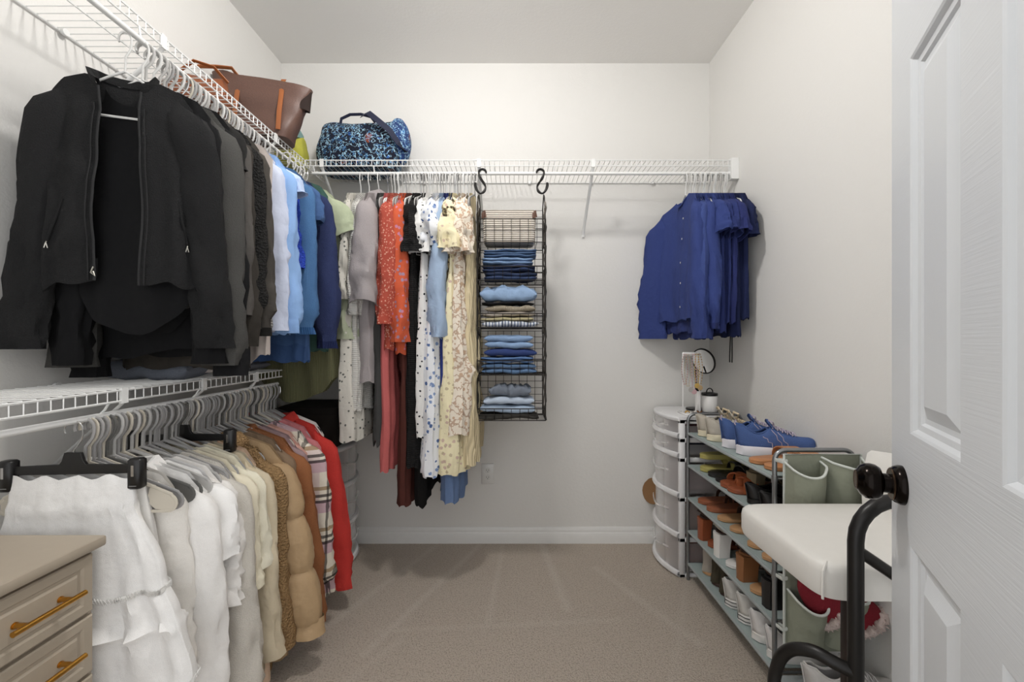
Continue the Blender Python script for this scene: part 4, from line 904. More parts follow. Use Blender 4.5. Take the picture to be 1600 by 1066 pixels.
# ================================================================== plastic drawer towers
t_ = NT('frosted_plastic'); t_.color(lin('e9e6e6')); t_.set(Roughness=.35); t_.b.inputs['Transmission Weight'].default_value = .75; t_.b.inputs['IOR'].default_value = 1.2; t_.b.inputs['Alpha'].default_value = .72
M_fr = t_.m; M_wp = plain('white_plastic', 'e3e2e2', .35)
def tower(label, x, y, w_, d_, levels, top, contents):
    # front faces -x; side frame faces -y
    root = thing('drawer_tower', label, 'storage drawers', (x, y, 0))
    zt = levels[-1]
    m = MB()
    for yy in (0, w_ - .02):
        for xx in (0, d_ - .03): m.cbox((xx, yy, 0), (xx + .03, yy + .02, zt), .003)
    for z in levels:
        m.cbox((0, .0, max(0, z - .016)), (d_, .018, max(.018, z + .006)), .003); m.cbox((0, w_ - .018, max(0, z - .016)), (d_, w_, max(.018, z + .006)), .003)
    m.cbox((d_ - .02, 0, 0), (d_, w_, zt), .003)
    m.build('tower_frame', M_wp, root)
    bow = lambda u: -.05 * (1 - (2 * u - 1) ** 2)
    def slabring(z, off=0): return [(bow(k / 12) + off, w_ * k / 12, z) for k in range(13)] + [(d_, w_, z), (d_, 0, z)]
    MB().loft([slabring(zt - .004), slabring(zt + .006, -.006), slabring(zt + .014, -.004), slabring(zt + .018, .004)]).build('top_panel', M_wp, root)
    for i, (a, b) in enumerate(zip(levels, levels[1:])):
        m = MB(); rows = []
        for z, off in ((a + .028, 0), (b - .03, 0), (b - .012, .0)):
            rows.append([(bow(k / 12) + off + .004, .01 + (w_ - .02) * k / 12, z - (.012 * (1 - (2 * k / 12 - 1) ** 2) if z > b - .02 else 0)) for k in range(13)])
        rows.append([(bow(k / 12) + .004, .01 + (w_ - .02) * k / 12, b + .008) for k in range(13)])
        m.loft(rows, closed=False, caps=False)
        m.loft([[(p[0] + .003, p[1], p[2]) for p in r] for r in rows], closed=False, caps=False)
        m.box((.005, .02, a + .02), (d_ - .03, .022, b - .03)); m.box((.005, w_ - .022, a + .02), (d_ - .03, w_ - .02, b - .03))
        m.box((.0, .02, a + .018), (d_ - .03, w_ - .02, a + .02))
        dr = m.build('drawer', M_fr, root)
        m = MB()
        def lip(z, o): return [(bow(k / 12) + o, w_ * k / 12, z) for k in range(13)]
        r0 = [lip(a + .006, -.006), lip(a + .014, -.012), lip(a + .028, -.008), lip(a + .03, .006), lip(a + .006, .006)]
        m.loft(r0 + [r0[0]], closed=False, caps=False); m.build('drawer_lip', M_wp, dr)
        m = MB(); r0 = [[(bow(k / 12) + o, w_ * k / 12, a + dz + (b - a) * .62 - .02 * math.exp(-((k - 6) / 2.2) ** 2)) for k in range(2, 11)] for o, dz in ((-.003, 0), (-.009, .006), (-.003, .012))]
        m.loft(r0, closed=False, caps=False); m.build('drawer_handle', M_fr, dr)
    for i, (nm, lb, ct, mt, k0, w0, h0) in enumerate(contents):
        a, b = levels[k0], levels[k0 + 1]
        folded(nm, lb, ct, (x + d_ * .45, y + w_ * .5, a + .024), R(90), w_ * w0, d_ * .6, (b - a - .05) * h0, mt, 2, i * 2.3)
    return root
tower('clear fronted white plastic drawer tower in the back corner beside the shoe rack', .815, 2.0, .325, .29, (0, .187, .384, .577, .673, .765), None,
      [('folded_cloth', 'rust orange cloth inside the lowest clear drawer', 'folded cloth', F_('a9624c'), 0, .7, .7), ('folded_cloth', 'peach cloth inside the second clear drawer from the floor', 'folded cloth', F_('c99a7d'), 1, .7, .6),
       ('folded_cloth', 'dusty pink cloth inside the tallest clear middle drawer', 'folded cloth', F_('b58b8b'), 2, .7, .5), ('folded_cloth', 'grey and navy cloth inside the small clear drawer second from the top', 'folded cloth', F_('5c6278'), 3, .7, .6), ('folded_cloth', 'rose cloth inside the top clear drawer', 'folded cloth', F_('b06e74'), 4, .7, .6)])
tower('white framed drawer tower tucked in the dark corner behind the red coat', -.885, 2.02, .30, .29, (0, .2, .4, .6), None, []).scale = (-1, 1, 1)
def mirror_x(o): pass
bx = thing('storage_box', 'dark brown fabric storage box on top of the corner drawer tower', 'storage box', (-1.02, 2.17, .62))
MB().loft([rrect(.14, .13, 0), rrect(.145, .135, .02), rrect(.145, .135, .17), rrect(.13, .12, .17)]).build('box_body', F_('2b2521'), bx)
MB().loft([rrect(.15, .14, .165), rrect(.15, .14, .2), rrect(.14, .13, .206)]).build('lid', F_('241f1c'), bx)
br_ = MB().loft([[(.005 * k, y_ * (.6 + .4 * 1), z_) for y_, z_ in arc(0, 0, .055 * (1 if k in (0, 2) else 1.03), 0, 360, 20)[:-1]] for k in (0, 1, 2)])
o = br_.build('wooden_disc', plain('wicker', '8c6844', .8)); o.location = (.80, 2.335, .30); o.rotation_euler = (0, R(10), R(80)); o.scale = (1, 1, 1.3)
tag(o, 'brown wicker round leaning between drawer tower and back wall', 'wicker round')

# jewellery stand, mirror, jar, tray
TZ = .784
tr = MB().loft([rrect(.075, .06, 0, .006), rrect(.078, .063, .012, .006), rrect(.074, .059, .012, .006), rrect(.072, .057, .005, .006)]).build('black_tray', plain('black_lacquer', '181615', .3)); tr.location = (1.03, 2.12, TZ)
tag(tr, 'small black square tray on top of the drawer tower', 'tray')
js = thing('jewellery_stand', 'white rectangular jewellery stand with hanging necklaces on the drawer tower', 'jewellery stand', (.905, 2.08, TZ), R(0))
acr = plain('white_acrylic', 'eeeceb', .25)
MB().cbox((-.05, -.045, 0), (.065, .045, .008), .002).build('base', acr, js)
for x in (-.04, .045): MB().cbox((x - .003, -.003, .008), (x + .003, .003, .31), .001).build('upright', acr, js)
MB().cbox((-.04, -.004, .295), (.045, .004, .312), .001).build('crossbar', acr, js)
for k in range(6): MB().tube([(-.035 + .015 * k, -.004, .303), (-.035 + .015 * k, -.014, .302), (-.035 + .015 * k, -.015, .307)], .0013, 5).build('peg', acr, js)
cols = ['c7a4a0', 'cbb27c', 'b9b4ae', 'd5b0b4', 'c9a85c', 'bfa37a']
desc = ['pink beaded', 'gold chain', 'silver chain', 'rose bead', 'brass pendant', 'bronze disc']
for k in range(6):
    x = -.035 + .015 * k; Lk = .15 + .03 * ((k * 5) % 4) / 3
    pts = [(x - .004 - .012 * sin(pi * q / 12) * (1 if k < 3 else .5), -.012, .302 - Lk * q / 12) for q in range(13)] + [(x + .004 + .010 * sin(pi * q / 12), -.012, .302 - Lk * q / 12) for q in range(12, -1, -1)]
    m = MB()
    for p in pts[::1]:
        r_ = .0022 if k in (1, 2) else .0034
        m.lathe([(.0004, -r_), (r_ * .8, -r_ * .6), (r_, 0), (r_ * .8, r_ * .6), (.0004, r_)], 6, 'z', p)
    m.tube(pts, .0007, 4)
    if k >= 2: m.lathe([(.001, -.002), (.013, -.0015), (.013, .0015), (.001, .002)], 14, 'y', (x, -.016, .302 - Lk - .008))
    o = m.build('necklace', plain('bead_' + cols[k], cols[k], .35, .4)); o.location = (.905, 2.08, TZ)
    tag(o, desc[k] + ' necklace hanging on the white jewellery stand', 'necklace', 'necklaces on the stand')
for k, (nm, lb, x, y, c_) in enumerate((('ring', 'small gold ring lying on the base of the jewellery stand', -.03, -.03, 'c9a04c'), ('ring', 'silver ring lying on the base of the jewellery stand', .0, -.034, 'b5b1ab'), ('brooch', 'bronze brooch lying on the base of the jewellery stand', .03, -.03, '9b6b40'))):
    o = MB().tube([(.011 * cos(2 * pi * q / 14), .006 * sin(2 * pi * q / 14), .004 + .008 * sin(2 * pi * q / 14 + k) ** 2) for q in range(14)], .0022, 6, closed=True).build(nm, plain('metal_' + c_, c_, .3, .8)); o.location = (.905 + x, 2.08 + y, TZ + .008)
    tag(o, lb, 'jewellery')
mi = thing('round_mirror', 'round black framed tilting mirror on a slim stand on the drawer tower', 'mirror', (.985, 2.20, TZ))
blk = plain('black_metal', '141313', .35, .3)
MB().lathe([(.001, 0), (.05, 0), (.052, .004), (.05, .01), (.001, .012)], 28).build('base', blk, mi)
MB().tube([(0, 0, .01), (0, 0, .2), (.0, .0, .215)], .0042, 8).build('stand', blk, mi)
mh = MB().lathe([(.001, .006), (.066, .006), (.07, .002), (.07, -.004), (.064, -.006), (.063, -.003)], 40, 'y'); Mx = Matrix.Translation((.035, -.012, .262)) @ Matrix.Rotation(R(-62), 4, 'Z') @ Matrix.Rotation(R(14), 4, 'X')
mh.xf(Mx); mf = mh.build('mirror_frame', blk, mi)
MB().lathe([(.0005, -.0035), (.0635, -.0035), (.0635, -.002), (.0005, -.002)], 40, 'y').xf(Mx).build('mirror_glass', plain('mirror_silver', 'e8eaec', .03, 1), mf)
jr = thing('lidded_jar', 'white ceramic jar with a black looped lid on the black tray', 'jar', (1.015, 2.11, TZ + .006))
MB().lathe([(.001, 0), (.034, 0), (.037, .006), (.037, .078), (.034, .084), (.001, .084)], 32).build('jar_body', plain('white_ceramic', 'e4e2df', .25), jr)
ld = MB().lathe([(.001, .084), (.038, .084), (.039, .088), (.038, .096), (.02, .1), (.001, .1)], 32).build('lid', blk, jr)
MB().tube([(.016 * cos(R(a)), 0, .1 + .02 * sin(R(a))) for a in range(-10, 191, 20)], .003, 8).build('lid_loop', blk, ld)
bt_ = MB().lathe([(.001, 0), (.014, 0), (.015, .004), (.015, .1), (.013, .104), (.001, .104)], 24).build('small_bottle', plain('white_ceramic', 'e4e2df', .25)); bt_.location = (.965, 2.13, TZ + .006); tag(bt_, 'slim white bottle with black cap beside the looped lid jar', 'bottle')
MB().lathe([(.001, .104), (.014, .104), (.015, .108), (.015, .128), (.001, .13)], 20).build('cap', blk, bt_)

# ================================================================== shoe rack
SX0, SX1, SY0, SY1 = .85, 1.108, 1.33, 1.985
SL = (.08, .237, .395, .552, .706)
sr = thing('shoe_rack', 'five tier grey metal shoe rack along the right wall', 'shoe rack')
M_st = plain('grey_steel', '8f9193', .3, .8); t_ = NT('sage_mesh'); t_.color(lin('98a4a2')); t_.set(Roughness=.8); t_.bump(t_.noise(600, 1), .3, .001); M_mesh = t_.m
for y in (SY0, SY1):
    r_ = .035
    pts = [(SX0, y, 0)] + [(SX0 + r_ + r_ * cos(R(a)), y, .80 - r_ + r_ * sin(R(a))) for a in range(180, 89, -15)] + [(SX1 - r_ + r_ * cos(R(a)), y, .80 - r_ + r_ * sin(R(a))) for a in range(90, -1, -15)] + [(SX1, y, 0)]
    MB().tube(pts, .0075, 10, flat=(0, 1, 0)).build('end_frame', M_st, sr)
    m = MB()
    for z in SL:
        m = MB().tube([(SX0, y, z), (SX1, y, z)], .004, 6)
        for x in (SX0, SX1): m.lathe([(.001, -.012), (.009, -.012), (.0095, 0), (.009, .012), (.001, .012)], 12, 'z', (x, y, z))
        m.build('cross_wire', M_st, sr)
for z in SL:
    m = MB()
    for x in (SX0, SX1): m.tube([(x, SY0, z), (x, SY1, z)], .0062, 8)
    sf = m.build('shelf_rail', plain('grey_enamel', 'a3a9a9', .4, .3), sr)
    MB().box((SX0, SY0 + .012, z + .0045), (SX1, SY1 - .012, z + .0075)).build('shelf_fabric', M_mesh, sf, smooth=False)
# side pocket organiser hung on the near end
po = thing('pocket_organizer', 'sage green fabric pocket organizer tied to the near end of the shoe rack', 'pocket organizer', (.975, 1.30, 0))
sage = F_('979b86'); pipe_ = F_('d6dad2')
PX0, PX1 = -.115, .128
MB().box((PX0, .0, .17), (PX1, .004, .795)).build('back_panel', sage, po, smooth=False)
def pocket(xa, xb, zb, zt, dep, seed):
    rows = []; n = 16
    for i in range(11):
        v = i / 10; z = zb + (zt - zb) * v; d = dep * (.55 + .45 * v) ; row = []
        for k in range(n + 1):
            u = k / n; b = sin(pi * min(1, max(0, u))) ** .45
            row.append((xa + (xb - xa) * u + .003 * nz(u * 4, v * 3, seed), -d * b - .006 * nz(u * 3, v * 4, seed) * v, z - .035 * b * v * (.7 + .3 * sin(u * 4 + seed))))
        rows.append(row)
    m = MB().loft(rows, closed=False, caps=False)
    m.loft([[(p[0], p[1] + .002, p[2]) for p in r] for r in rows], closed=False, caps=False)
    m.loft([rows[0], [(p[0], 0, p[2]) for p in rows[0]]], closed=False, caps=False)
    pk = m.build('pocket', sage, po)
    MB().tube(rows[-1], .0038, 6).build('pocket_binding', pipe_, pk)
pocket(PX0, .0, .50, .772, .075, 1.); pocket(.004, PX1, .50, .785, .075, 4.)
pocket(PX0 + .01, .0, .20, .37, .085, 7.); pocket(.004, PX1, .20, .385, .08, 9.)
MB().tube([(PX0, -.001, .17), (PX0, -.001, .795), (PX1, -.001, .795), (PX1, -.001, .17)], .004, 6).build('edge_binding', pipe_, po)
for z in (.77, .40, .24):
    MB().tube([(PX0 - .012, .03, z), (PX0 - .008, -.004, z + .002), (PX0 + .008, -.004, z + .004), (PX0 + .004, .02, z)], [(.006, .0018)] * 4, 6, closed=True, flat=(0, 0, 1)).build('tie_strap', pipe_, po)

# ================================================================== shoes
def foot_half(t_, L):   # half width along the foot
    k = sin(pi * min(1, t_ / .5) * .5) if t_ < .12 else 1
    base = .028 + .012 * (t_ ** 1.2) + .004 * sin(pi * t_)
    e = 1
    if t_ < .14: e = sqrt(max(0, 1 - ((.14 - t_) / .14) ** 2)) * .92 + .08
    if t_ > .8: e = sqrt(max(0, 1 - ((t_ - .8) / .2) ** 2.2)) * .96 + .04
    return base * e
def sole_mesh(L, z0, z1, grow=1, zf=None, n=24):
    m = MB(); out = []
    for i in range(n + 1): out.append((L * i / n, foot_half(i / n, L) * grow))
    for i in range(n, -1, -1): out.append((L * i / n, -foot_half(i / n, L) * grow))
    f = zf or (lambda t_: 0)
    def ring(z, k): return [((x - L / 2) * k + L / 2, y * k, z + f(x / L)) for x, y in out]
    return m.loft([ring(z0, .96), ring(z0 + .003, 1), ring((z0 + z1) / 2, .985), ring(z1 - .003, 1), ring(z1, .95)])
def sneaker(name, label, mats, L=.265, sole=.03, h=.075, laces=True, bow=False, stripes=False, pull=False, slip=False, tongue=True):
    up, so, la = mats
    root = thing(name, label, 'shoe')
    s_ = sole_mesh(L, 0, sole, 1.06, lambda t_: .012 * max(0, (t_ - .7) / .3) ** 2).build('sole', so, root)
    if stripes:
        for z in (sole * .35, sole * .75):
            pts = [(L * i / 20, foot_half(i / 20, L) * 1.075, z) for i in range(13, -1, -1)] + [(L * i / 20, -foot_half(i / 20, L) * 1.075, z) for i in range(14)]
            MB().tube(pts, .0014, 5).build('sole_stripe', plain('black_line', '1a1a1a', .6), s_)
    n = 12; rows = []; M = 26
    def hz(t_):
        if t_ < .08: return h * 1.04
        if t_ < .42:
            u = (t_ - .08) / .34; return h * (1.04 - .1 * u - .22 * sin(pi * u))
        u = min(1, (t_ - .42) / .58); return h * (.40 + .54 * (1 - u) ** 1.7) * (1 if t_ < .9 else sqrt(max(.05, 1 - ((t_ - .9) / .1) ** 2 * .8)))
    def op(t_): return 0 if t_ < .02 else (.62 * sin(pi * min(1, (t_ - .02) / .40)) ** .5 if t_ < .42 else 0)
    for i in range(M + 1):
        t_ = i / M; w_ = foot_half(t_, L) * .99; hh = hz(t_); o_ = op(t_); row = []
        xx = L * (.012 + .972 * t_)
        for sd in (1, -1):
            seq = []
            for k in range(n + 1):
                a = (pi / 2) * (k / n) * (1 - o_ * .72)
                y = w_ * cos(a) ** .8; z = sole - .004 + (hh + .002) * sin(a) ** .75 + .012 * max(0, (t_ - .7) / .3) ** 2
                if i == 0: y *= .7
                seq.append((xx - (.012 * sin(a) if t_ < .05 else 0), sd * y, z))
            row += seq if sd == 1 else seq[::-1]
        rows.append(row)
    m = MB(); N2 = 2 * (n + 1)
    vs = [p for r in rows for p in r]; fs = []
    for i in range(M):
        for j in range(N2 - 1):
            if j == n and (op((i) / M) > .01 or op((i + 1) / M) > .01): continue
            fs.append((i * N2 + j, i * N2 + j + 1, (i + 1) * N2 + j + 1, (i + 1) * N2 + j))
    m.add(vs, fs); m.add(rows[0], [tuple(range(N2))])
    o = m.build('upper', up, root)
    rim = [rows[i][n] for i in range(1, int(M * .43))] + [rows[i][n + 1] for i in range(int(M * .43) - 1, 0, -1)]
    MB().tube(rim, .0032, 6, closed=True).build('ankle_rim', la if not laces else up, root)
    if laces:
        x_ = L * .40; zt_ = sole + hz(.42)
        MB().loft([[(x_ + dx, y_, z_ + dz) for y_, dz in ((-w_, -.004), (-w_ * .5, .003), (0, .005), (w_ * .5, .003), (w_, -.004))] + [(x_ + dx + .005, y_, z_ + dz) for y_, dz in ((w_, -.004), (w_ * .5, .003), (0, .005), (-w_ * .5, .003), (-w_, -.004))] for dx, z_, w_ in ((.02, zt_ - .012, .016), (.006, zt_ + .004, .018), (-.004, zt_ + .018, .018), (-.006, zt_ + .022, .012))]).build('tongue', up, root)
        for sd in (0, 1):
            mm = MB()
            for q in range(3):
                i0 = int(M * (.34 + .09 * q)); pts = []
                for e in range(6):
                    ii = min(M - 1, i0 + e // 2); kk = int(n * (.72 - .13 * e)); p = rows[ii][kk if sd == 0 else 2 * n + 1 - kk]; pts.append((p[0] + .002 * e, p[1] * 1.03, p[2]))
                mm.tube(pts, .0016, 5)
            mm.build('side_stripe', la, root)
    so_ = o.modifiers.new('s', 'SOLIDIFY'); so_.thickness = .004; so_.offset = -1
    MB().loft([[(L * (.05 + .4 * q), y * foot_half(.05 + .4 * q, L) * .85, sole + .004) for y in (-1, 1)] for q in (0, .25, .5, .75, 1)], closed=False, caps=False).build('insole', plain('insole_dark', '3a3a40', .9), root)
    if laces:
        m = MB()
        for k in range(5):
            t_ = .44 + .06 * k; x = L * t_; zt = sole + hz(t_) + .006; w_ = foot_half(t_, L) * .5
            m.tube([(x, -w_, zt - .010), (x + .004, -w_ * .4, zt), (x + .008, w_ * .4, zt), (x + .012, w_, zt - .010)], .0024, 5); m.tube([(x + .012, -w_, zt - .010), (x + .008, -w_ * .4, zt + .001), (x + .004, w_ * .4, zt + .001), (x, w_, zt - .010)], .0024, 5)
        x = L * .43; zt = sole + hz(.43) + .008; k_ = 2.2 if bow else 1.3
        for sd in (-1, 1): m.tube([(x, 0, zt), (x - .008, sd * .01 * k_, zt + .012 * k_), (x + .0, sd * .022 * k_, zt + .010 * k_), (x + .008, sd * .012 * k_, zt + .002), (x, 0, zt)], [(.0022 * k_, .0016 * k_)] * 5, 6)
        m.build('laces', la, root)
    if pull: MB().tube([(.006, -.006, sole + h * .8), (-.006, -.004, sole + h), (0, 0, sole + h + .012), (-.006, .004, sole + h), (.006, .006, sole + h * .8)], .0028, 6).build('pull_tab', la, root)
    return root
def slide(name, label, mats, L=.25, th=.018, strap='band'):
    bed, st = mats; root = thing(name, label, 'shoe')
    sole_mesh(L, 0, th, 1.0).build('footbed', bed, root)
    m = MB()
    def bandx(x, wid, hgt, tw=0):
        w_ = foot_half(x / L, L) * 1.05; rows = []
        for k in range(13):
            a = pi * k / 12; rows.append([(x + dx + tw * cos(a), w_ * cos(a) * (1.0), th * .4 + hgt * sin(a) ** .7 + dz) for dx, dz in ((-wid / 2, 0), (wid / 2, -.004), (wid / 2, .001), (-wid / 2, .005))])
        m.loft(rows)
    if strap == 'band': bandx(L * .62, .07, .045)
    elif strap == 'bow': bandx(L * .66, .03, .045, .02); bandx(L * .66, .03, .048, -.02)
    elif strap == 'two': bandx(L * .5, .03, .05); bandx(L * .72, .028, .04)
    elif strap == 'woven':
        for q in range(5): bandx(L * (.48 + .09 * q), .012, .05 - .004 * q, .012 if q % 2 else -.012)
    m.build('strap', st, root); return root
def heel(name, label, mats, L=.225, H=.085, block=.042, anklestrap=True):
    bed, hl_, st = mats; root = thing(name, label, 'shoe')
    zf = lambda t_: (H if t_ < .22 else (H * .5 * (1 + cos(pi * min(1, (t_ - .22) / .48))))) + .008
    sole_mesh(L, 0, .009, .92, zf).build('footbed', bed, root)
    MB().loft([[(x * k + .002, y * k, z) for x, y in ((0.0, -.024), (block, -.024), (block, .024), (0.0, .024), (-.008, .012), (-.008, -.012))] for k, z in ((.92, 0), (.9, .01), (.95, H * .6), (1.08, H + .006))]).build('heel', hl_, root)
    m = MB()
    def band(x, wid, hgt, z0):
        w_ = foot_half(x / L, L); rows = []
        for k in range(11):
            a = pi * k / 10; rows.append([(x + dx, w_ * cos(a), z0 + hgt * sin(a) ** .7 + dz) for dx, dz in ((-wid / 2, 0), (wid / 2, -.003), (wid / 2, 0), (-wid / 2, .003))])
        m.loft(rows)
    band(L * .72, .05, .04, zf(.72))
    if anklestrap:
        m.tube([(.03, -.026, H + .012), (-.002, -.02, H + .035), (-.008, 0, H + .045), (-.002, .02, H + .035), (.03, .026, H + .012), (.075, .02, H + .05), (.085, 0, H + .06), (.075, -.02, H + .05)], [(.004, .0012)] * 8, 6, closed=True, flat=(0, 0, 1))
    m.build('strap', st, root); return root
def boot(name, label, mat, matsole, L=.2, H=.15, flop=0.0):
    root = thing(name, label, 'shoe'); rows = []
    sole_mesh(L, 0, .012, 1.0).build('sole', matsole, root)
    for i in range(13):
        v = i / 12; z = .012 + v * H; N = 18; ring = []
        fl = (1 - v) ** 2.5; cx = .045 + .05 * fl + flop * v * v; rx = .04 + .062 * fl; ry = .03 + .004 * v
        if v > .95: rx *= .96
        for j in range(N):
            a = 2 * pi * j / N; ring.append((cx + (rx + .004 * nz(a, v * 4, H * 30)) * cos(a), ry * sin(a) + .004 * nz(v * 6, a, 2), z))
        rows.append(ring)
    m = MB().loft(rows, caps=False); m.loft([rows[-1], [(cx + (p[0] - cx) * .85, p[1] * .85, p[2] - .03) for p in rows[-1]]], caps=False); m.build('boot_shaft', mat, root); return root
def put(o, x, y, z, rz=0, roll=0):
    o.location = (x, y, z); o.rotation_euler = (roll, 0, R(rz)); o['group'] = 'shoes on the rack'; return o
def pair(o, x, y, z, rz, dy, dx=0, label2=None, drz=0, roll2=0):
    put(o, x, y, z, rz); return dup(o, (x + dx, y + dy, z), (roll2, 0, R(rz + drz)), label2)
zs_ = [z + .0085 for z in SL]
tan_ = plain('tan_suede', 'a5683c', .7); rust = plain('rust_leather', '8c4a2c', .5); nat = plain('natural_sole', 'b58a60', .6); wht = plain('white_rubber', 'dddad6', .55); cream = F_('c9c0b0'); blkL = plain('black_leather', '1c1a1a', .45)
dk = plain('dark_brown_leather', '38231a', .5); olive = F_('4c4433', 'fleece'); yel = plain('olive_yellow', 'aaa05c', .55); ecru = F_('b6ab9d', 'fleece'); bl = F_('4764a0', 'fleece')
# top shelf
a = sneaker('sneaker', 'greige canvas sneaker with big cream bow laces, behind its twin on the top tier', (cream, plain('cream_rubber', 'ddd3b8', .6), F_('dcc6a2')), bow=True, h=.07)
pair(a, .86, 1.90, zs_[4], 2, -.085, 0, 'greige canvas sneaker with big cream bow laces, in front of its twin', -3)
a = sneaker('running_shoe', 'royal blue running shoe with thick white sole, further from the pockets', (bl, plain('white_foam', 'dcd9de', .6), F_('b7aabd')), sole=.038, h=.08, pull=True, L=.275)
pair(a, .868, 1.70, zs_[4], -6, -.098, .005, 'royal blue running shoe with thick white sole, nearer the green pockets', -8)
a = slide('sandal', 'orange tan flat sandal lying on its partner on the top tier', (plain('orange_leather', 'b57c50', .55), plain('orange_leather', 'b57c50', .55)), th=.016)
put(a, .855, 1.475, zs_[4], 8); dup(a, (.865, 1.405, zs_[4]), (0, 0, R(4)), 'orange tan flat sandal nearest the rack post on the top tier')
# second
a = slide('slide_sandal', 'olive yellow slide lying upside down on top of the second tier pair', (yel, yel), th=.022); put(a, .862, 1.885, zs_[3] + .05, 0, R(0)); a.rotation_euler = (R(178), 0, R(4)); a.location.z += .026
dup(a, (.858, 1.875, zs_[3]), (0, 0, R(-3)), 'olive yellow slide at the far end of the second tier')
a = slide('strappy_sandal', 'black strappy sandal lying beside the olive yellow slides', (blkL, blkL), strap='two'); pair(a, .86, 1.80, zs_[3], 5, -.07, .0, 'black strappy sandal next to the orange bow sandals', 5)
a = slide('bow_sandal', 'orange leather sandal with crossed bow strap, further along the second tier', (rust, plain('orange_leather2', '9f5530', .5)), strap='bow'); a.scale = (.85, 1, 1)
put(a, .862, 1.665, zs_[3], 178); a.location.x += .2; dup(a, (1.062, 1.60, zs_[3]), (0, 0, R(174)), 'orange leather sandal with crossed bow strap, beside the black shoe', scale=(.85, 1, 1))
a = heel('heeled_sandal', 'beige block heel sandal standing behind the orange bow sandals', (F_('a08e6c'), F_('a08e6c'), F_('8d7b5c')), H=.075); put(a, .90, 1.60, zs_[3], 12); a.location.x = .93
a = sneaker('flat_shoe', 'black flat shoe beside the rack post on the second tier', (blkL, blkL, blkL), laces=False, sole=.02, h=.055); pair(a, .86, 1.50, zs_[3], 4, -.085, 0, 'black flat shoe nearest the pockets on the second tier')
# third
a = slide('woven_sandal', 'dark brown woven sandal with tan sole at the far end of the third tier', (plain('sienna', '95583a', .55), dk), strap='woven'); pair(a, .86, 1.90, zs_[2], 0, -.085, 0, 'dark brown woven sandal with tan sole, second on the third tier', 2)
a = slide('flat_sandal', 'tan flat sandal with dark straps in the middle of the third tier', (nat, dk), strap='woven', th=.014); pair(a, .86, 1.72, zs_[2], 0, -.10, 0, 'tan flat sandal with dark straps under the stool edge', 2)
a = slide('flat_sandal', 'black strapped tan sandal near the post on the third tier', (nat, blkL), strap='two', th=.014); pair(a, .86, 1.50, zs_[2], 0, -.09, 0, 'black strapped tan sandal nearest the post on the third tier', 2)
# fourth
a = heel('heeled_sandal', 'rust orange block heel at the far end of the fourth tier', (dk, rust, dk), H=.09); put(a, .862, 1.885, zs_[1], 2)
b = slide('flat_sandal', 'rust orange footbed lying beside the rust block heel', (rust, dk), strap='two', th=.02); put(b, .865, 1.815, zs_[1], 2)
a = heel('heeled_sandal', 'white block heel sandal in the middle of the fourth tier', (dk, wht, F_('b5aa9c')), H=.092, block=.05); put(a, .862, 1.735, zs_[1], 2)
b = slide('flat_sandal', 'white soled sandal lying between white and brown block heels', (wht, F_('8f8578')), strap='two', th=.016); put(b, .862, 1.655, zs_[1], 2)
a = heel('heeled_sandal', 'caramel brown wide block heel on the fourth tier', (plain('caramel', '8b5c38', .5), plain('caramel', '8b5c38', .5), dk), H=.088, block=.062); put(a, .866, 1.565, zs_[1], 2)
b = slide('flat_sandal', 'tan footbed sandal between brown and black block heels', (nat, blkL), strap='two', th=.016); put(b, .862, 1.485, zs_[1], 2)
a = heel('heeled_sandal', 'black block heel nearest the post on the fourth tier', (blkL, blkL, dk), H=.09, block=.055); put(a, .866, 1.405, zs_[1], 2)
# bottom
a = boot('ankle_boot', 'beige suede bootie at the far end of the bottom tier', ecru, nat, H=.12); put(a, .875, 1.885, zs_[0], 0)
a = boot('ankle_boot', 'olive brown suede boot second on the bottom tier', olive, dk, H=.13); pair(a, .875, 1.80, zs_[0], 0, -.075, .0, 'olive brown suede boot next to the striped white sneakers', 4)
a = sneaker('slip_on_sneaker', 'white slip on sneaker with black sole lines, further along the bottom tier', (F_('dedad3'), wht, wht), laces=False, sole=.034, h=.075, stripes=True); pair(a, .858, 1.655, zs_[0], 0, -.092, .002, 'white slip on sneaker with black sole lines, nearer the post', 0)
a = sneaker('white_sneaker', 'white sneaker on the bottom tier second from the post', (F_('e3dfdc'), wht, wht), sole=.03, h=.075); pair(a, .858, 1.47, zs_[0], 0, -.085, .002, 'white sneaker on the bottom tier touching the post', 0)
# shoes lying on the floor under the pockets
a = sneaker('white_sneaker', 'white lace up sneaker lying under the green pockets beside the stool legs', (F_('d9d4cf'), wht, F_('cfcac8')), sole=.03, h=.07); put(a, .88, 1.235, .085, -6)
bs = MB().box((.85, 1.19, .070), (1.11, 1.318, .080)); tag(bs.build('shelf_extension', plain('grey_enamel', 'a3a9a9', .4, .3), smooth=False), 'grey flat board sticking out under the pockets at the rack end', 'board')
for lx in (.856, 1.104):
    pass
